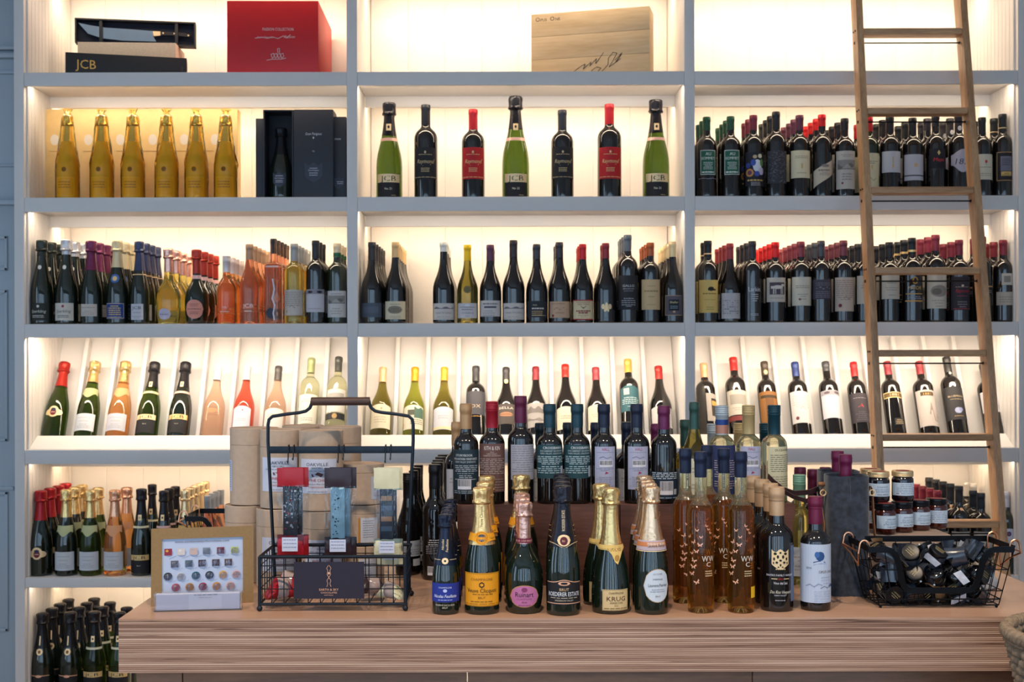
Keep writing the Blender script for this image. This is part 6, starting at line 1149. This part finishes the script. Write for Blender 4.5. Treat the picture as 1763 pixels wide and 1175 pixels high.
JAM = mat('jam_red', '#3c140e', .12, noise=.35, nscale=120, coat=.8); JAMD = mat('jam_dark', '#140a12', .1, noise=.3, nscale=120, coat=.8)
def jar(px, d, z0, gold, dark, label, txt=True, yaw=0.):
    R = .0235; h = .0665; p = P(px, 880, d); o = empty('jam_jar', (p.x, d, z0), (0, 0, yaw), label, 'jar', 'small jam jars on the riser')
    m = MB(); m.lathe([(R * .86, 0), (R * .97, .002), (R, .006), (R, .046), (R * .95, .0505), (R * .86, .0525), (R * .86, .060)], 32); m.build('jam_body', JAMD if dark else JAM, o, smooth=50)
    lid = foilmat('pgold') if gold else mat('black_lid', '#17171b', .25, .5)
    m = MB(); m.lathe([(R * .93, .0535), (R * .99, .0545)] + [(R * (.985 + .012 * (k % 2)), .0552 + .0008 * k) for k in range(8)] + [(R * .97, .0655), (R * .90, h), (R * .8, h - .0006)], 32); lo = m.build('lid', lid, o, smooth=30)
    if gold or not dark:
        m = MB(); m.lathe([(R * .62, h - .0004), (R * .62, h + .0002), (R * .3, h + .0003)], 24, cap0=False); m.build('lid_sticker', mat('lid_sticker_red', '#8a3a3a', .5), lo, smooth=0)
    def wrap(x, y, off): a = x / 1000 / R; r = R + off; return Vector((r * math.sin(a), -r * math.cos(a), y / 1000))
    m = MB(); draw(m, ('R', -34, 13, 30, 41, 'b9c8d6'), wrap, 0); la = m.build('label', None, o, smooth=0)
    els = [('T', 'OAKVILLE GROCERY', 2, 32, 3, '6a7080', 26), ('L', -14, 18, 29, 2, 3.4, '8a90a0', 1), ('L', -18, 20, 23, 1, 3, '8a90a0', 1), ('T', 'WINE SPREAD', 2, 15.5, 3, '55586a', 26)] if txt else [('L', -22, 22, 38, 6, 4, '8a90a0', 1.3), ('B', -24, 14, -14, 20)]
    m = MB(); drawall(m, els, wrap, 2); tag(m.build('lettering', None, la, smooth=0), kind='stuff'); return o
zj = zr_ + .0002
for px, d, gold, dark, lb, tx, yw in ((1523.5, 2.675, 0, 0, 'lower-row jar touching the felt bag strap', 1, .35), (1553, 2.705, 0, 0, 'lower-row jar, second from the felt bag', 1, .3), (1582.5, 2.735, 0, 0, 'lower-row jar, third from the felt bag', 1, .2), (1612, 2.765, 0, 0, 'lower-row jar at the open end with barcode label', 0, 0)): jar(px, d, zj, gold, dark, lb, tx, yw)
zj2 = zj + .0672
jar(1512.5, 2.70, zj2, 1, 1, 'gold-lidded upper jar beside the felt bag', 1, .05); jar(1554, 2.715, zj2, 1, 1, 'gold-lidded upper jar at the ladder side', 0, .1); jar(1499, 2.765, zj2, 1, 1, 'gold-lidded upper jar hidden behind its neighbour', 1, 0); jar(1503, 2.765, zj, 0, 0, 'lower-row jar at the back by the felt bag', 1, 0)

# ---- wire baskets
def basket(name, loc, yaw, label, cut=True):
    o = empty(name, loc, (0, 0, yaw), label, 'basket')
    WT, WB, DT, DBm, Hh = .146, .118, .068, .052, .127
    def pt(u, v, z): k = z / Hh; return Vector((u * (WB + (WT - WB) * k), v * (DBm + (DT - DBm) * k), z))
    def wire(pts, r=.0011, nm='wire', mt=BLK): m = MB(); m.tube(pts, r, 6); return m.build(nm, mt, o)
    z0 = .006
    for z in (z0, .018): wire([pt(-1, -1, z), pt(1, -1, z), pt(1, 1, z), pt(-1, 1, z), pt(-1, -1, z)], .0014)
    for z in (.035, .078): wire([pt(1, -1, z), pt(1, 1, z), pt(-1, 1, z), pt(-1, -1, z)])
    wire([pt(-1, -1, .035), pt(1, -1, .035)])
    for s in (-1, 1): wire([pt(s, -1, .078), pt(s * .60, -1, .078)])
    nx = 9
    for k in range(nx + 1):
        u = -1 + 2 * k / nx; wire([pt(u, 1, z0), pt(u, 1, Hh)])
        top = .035 if abs(u) < .58 else .118; wire([pt(u, -1, z0), pt(u, -1, top)]); wire([pt(u, -1, z0), pt(u, 1, z0)])
    for k in range(5):
        v = -1 + 2 * k / 4
        for s in (-1, 1): wire([pt(s, v, z0), pt(s, v, Hh)])
        wire([pt(-1, v, z0), pt(1, v, z0)])
    def band(nm, pts, wv): m = MB(); ribbon(m, pts, wv, .0022); m.build(nm, BLK, o, smooth=0)
    m = MB(); hb = .012                                               # rim band: back and sides, and the dipped front
    band('rim_band', [pt(-1, -1, Hh - .006), pt(-1, 1, Hh - .006)], (0, 0, .012)); band('rim_band', [pt(-1, 1, Hh - .006), pt(1, 1, Hh - .006)], (0, 0, .012)); band('rim_band', [pt(1, 1, Hh - .006), pt(1, -1, Hh - .006)], (0, 0, .012))
    path = []
    for s in (-1, 1):
        half = [(1, .119), (.74, .119), (.68, .116), (.63, .106), (.60, .090), (.585, .062), (.56, .046), (.51, .038), (.45, .036)]
        path += [(s * u, z) for u, z in (half if s < 0 else half[::-1])]
    pp = [pt(u, -1, z) for u, z in path]; m = MB(); vs = []; n = len(pp)
    for i, p in enumerate(pp):
        t_ = (pp[min(i + 1, n - 1)] - pp[max(i - 1, 0)]).normalized(); nn = Vector((-t_.z, 0, t_.x)) * .006
        vs += [p - nn + Vector((0, -.0012, 0)), p + nn + Vector((0, -.0012, 0)), p + nn + Vector((0, .0012, 0)), p - nn + Vector((0, .0012, 0))]
    m.add(vs, [(i * 4 + a, i * 4 + (a + 1) % 4, (i + 1) * 4 + (a + 1) % 4, (i + 1) * 4 + a) for i in range(n - 1) for a in range(4)] + [(3, 2, 1, 0), (n * 4 - 4, n * 4 - 3, n * 4 - 2, n * 4 - 1)]); m.build('dipped_front_band', BLK, o, smooth=0)
    CU = mat('copper_wire', (.85, .42, .24), .28, 1.0)
    for s in (-1, 1):
        mid = pt(s, 0, Hh - .050) + Vector((s * .010, 0, 0))
        for v in (-.86, .80):
            q = pt(s, v, Hh); arc = [q + Vector((s * (.004 - .0095 * math.cos(a)), 0, -.002 + .0115 * math.sin(a))) for a in [k * math.pi / 8 for k in range(9)]]
            m = MB(); m.tube([arc[0] + Vector((0, 0, -.022))] + arc + [q + Vector((s * .016, 0, -.016)), q + (mid - q) * .5 + Vector((s * .008, 0, -.004)), mid], .0021, 7); m.build('handle_loop', CU, o)
        m = MB(); m.tube([pt(s, -.86, Hh) + Vector((s * .015, 0, -.014)), pt(s, .80, Hh) + Vector((s * .015, 0, -.014))], .0019, 7); m.build('handle_rod', CU, o)
    for u in (-.98, .98):
        for v in (-.98, .98): m = MB(); q = pt(u, v, 0); m.ball((q.x, q.y, .003), .003, 6); m.build('ball_foot', BLK, o)
    return o, pt
bx_, bpt = basket('wire_basket', (P(1602, 1050, 2.50).x, 2.505, TZ), 0, 'black wire basket of mini jars with copper handles')
b2_, _ = basket('wire_basket', (P(432, 985, 3.0).x, 3.005, TZ), 0, 'black wire basket mostly hidden behind the canisters')
# mini jars heaped in the near basket
JB = mat('mini_jar_dark', '#0d0d12', .12, coat=.6); JL = mat('mini_lid_black', '#101014', .3, .3); FLAP = mat('black_gloss_paper', '#2b3340', .24, noise=.4, nscale=40, spec=.9); BRZ = mat('bronze_paper', '#7a5f42', .3, .3)
rj = random.Random(5); cnt = 0
spots = []
for lz, ny, nx in ((.024, 2, 5), (.061, 2, 5), (.097, 2, 5)):
    for iy in range(ny):
        for ix in range(nx): spots.append((-1 + (2 * ix + 1) / nx, -.52 + iy * 1.04, lz, ix, iy))
GM = 'mini jars heaped in the wire basket'
ordx = ['at the felt-bag end', 'second from the felt-bag end', 'in the middle', 'second from the ladder end', 'at the ladder end']
lay = {.024: 'bottom layer', .061: 'middle layer', .097: 'top layer'}
for (u, v, lz, ix, iy) in spots:
    c = bpt(u * .86, v * .86, lz); R = .0178 + rj.uniform(-.001, .001); h = .033
    o = empty('mini_jar', Vector(bx_.location) + c + Vector((rj.uniform(-.002, .002), rj.uniform(-.002, .002), rj.uniform(-.002, .002) + (.004 if lz > .08 else 0))), (rj.uniform(-1.2, 1.2) + (1.2 if iy == 0 else 0), rj.uniform(-.9, .9), rj.uniform(0, 6.28)), 'black mini jar %s, %s row, %s of the basket' % (ordx[ix], ('front', 'back')[iy], lay[lz]), 'jar', GM)
    m = MB(); m.lathe([(R * .8, -h / 2), (R * .97, -h / 2 + .002), (R, -h / 2 + .006), (R, h / 2 - .012), (R * .9, h / 2 - .010)], 20); m.build('jar_body', JB, o, smooth=50)
    m = MB(); m.lathe([(R * .95, h / 2 - .0095), (R * 1.02, h / 2 - .009), (R * 1.02, h / 2 - .001), (R * .95, h / 2), (R * .8, h / 2 - .0004)], 20); lo = m.build('lid', JL, o, smooth=40)
    flatprint('lid_print', [('T', 'OAKVILLE', 0, 3, 3, 'b8a878', 20), ('L', -9, 9, 0, 2, 4, 'b8a878', 1.2)], Matrix.Translation((0, 0, h / 2)) @ Matrix.Rotation(-math.pi / 2, 4, 'X'), lo)
    k = rj.random(); fm = BRZ if k < .2 else FLAP
    m = MB(); aa = [i * .30 for i in range(10)]; Rr = R + .0012                     # folded paper collar
    m.add([(Rr * math.sin(a), -Rr * math.cos(a), -h / 2 - .002) for a in aa] + [(Rr * 1.06 * math.sin(a), -Rr * 1.06 * math.cos(a), h / 2 - .012 + .010 * math.sin(a * 1.7)) for a in aa] + [(Rr * 1.5 * math.sin(a), -Rr * 1.5 * math.cos(a), h / 2 + .004 + .004 * math.cos(a * 2)) for a in aa[6:]],
          [(i, i + 1, 11 + i, 10 + i) for i in range(9)] + [(16 + i, 17 + i, 21 + i, 20 + i) for i in range(3)])
    m.build('paper_collar', fm, o, smooth=60)
    if k > .45:
        m = MB(); s2 = R * 1.15; m.add([(-s2, -Rr - .0008, -.006), (s2 * .6, -Rr - .0015, -.008), (s2 * .8, -Rr - .003, .006), (-s2 * .7, -Rr - .002, .009)], [(0, 1, 2, 3)]); m.build('paper_tag', mat('tag_paper', '#d4d6de', .5, noise=.15, nscale=80), o, smooth=0)
    else:
        m = MB(); m.ball((0, -Rr - .0004, .002), .0024, 6); m.build('snap', pm('silver'), o)
# linen pouch beside the basket
m = MB(); LIN = mat('grey_linen', '#9a9ca2', .9, noise=.12, nscale=200, bump=.4)
m.lathe([(.024, 0), (.030, .004), (.030, .016), (.023, .030), (.011, .040), (.004, .044)], 28, fn=lambda r, z, a: r * (1 + .16 * mnoise.noise(Vector((math.sin(a) * 2, math.cos(a) * 2, z * 40)))))
lp_ = m.build('linen_pouch', LIN, None); lp_.location = (P(1713, 1010, 2.60).x, 2.665, TZ); tag(lp_, 'small grey linen pouch behind the wire basket', 'pouch')

# ---- seagrass basket on a stool at the counter corner
WD = 2.16; wc = Vector((P(1712, 1065, WD).x + .195, WD - .01, 0)); ztopb = P(1712, 1084, WD).z
stl = empty('side_stool', (wc.x, wc.y, 0), label='low wooden stool carrying the woven basket', cat='stool')
zs_ = ztopb - .36
m = MB(); m.lathe([(.14, zs_ - .03), (.145, zs_ - .025), (.145, zs_ - .004), (.14, zs_)], 40); m.build('seat', OAKX, stl)
for k in range(4):
    a = math.pi / 4 + k * math.pi / 2; m = MB(); m.tube([(.13 * math.cos(a), .13 * math.sin(a), 0), (.09 * math.cos(a), .09 * math.sin(a), zs_ - .029)], [.012, .016], 12); m.build('leg', OAK, stl)
wk = empty('woven_basket', (wc.x, wc.y, zs_), label='woven seagrass basket at the counter corner', cat='basket')
GRASS = mat('seagrass', '#85735f', .85, noise=.3, nscale=120, bump=.5)
nr = 21; hbk = .36
def rr_(z): return .085 + (.165 - .085) * (z / hbk) ** 1.05
for k in range(nr):
    z = .008 + k * (hbk - .03) / (nr - 1); R = rr_(z); m = MB(); N = 132
    m.tube([((R + .0052 * math.cos(22 * 2 * math.pi * i / N * 1.5 + k * math.pi)) * math.cos(2 * math.pi * i / N), (R + .0052 * math.cos(22 * 2 * math.pi * i / N * 1.5 + k * math.pi)) * math.sin(2 * math.pi * i / N), z + .001 * math.sin(i * 1.3 + k)) for i in range(N)], .0080, 6, closed=True); m.build('woven_course', GRASS, wk, smooth=60)
for k in range(33):
    a = 2 * math.pi * k / 33; m = MB(); m.tube([((rr_(z) - .001) * math.cos(a), (rr_(z) - .001) * math.sin(a), z) for z in [i * hbk / 12 for i in range(12)]], .0045, 5); m.build('stake', GRASS, wk)
for ph in (0, 2.09, 4.19):
    m = MB(); N = 260; m.tube([((.165 + .007 * math.cos(i / N * 2 * math.pi * 30 + ph)) * math.cos(2 * math.pi * i / N), (.165 + .007 * math.cos(i / N * 2 * math.pi * 30 + ph)) * math.sin(2 * math.pi * i / N), hbk - .010 + .007 * math.sin(i / N * 2 * math.pi * 30 + ph)) for i in range(N)], .0062, 6, closed=True); m.build('braided_rim', GRASS, wk, smooth=60)
m = MB(); m.lathe([(.084, .0), (.084, .008)], 40); m.build('base_disc', GRASS, wk)
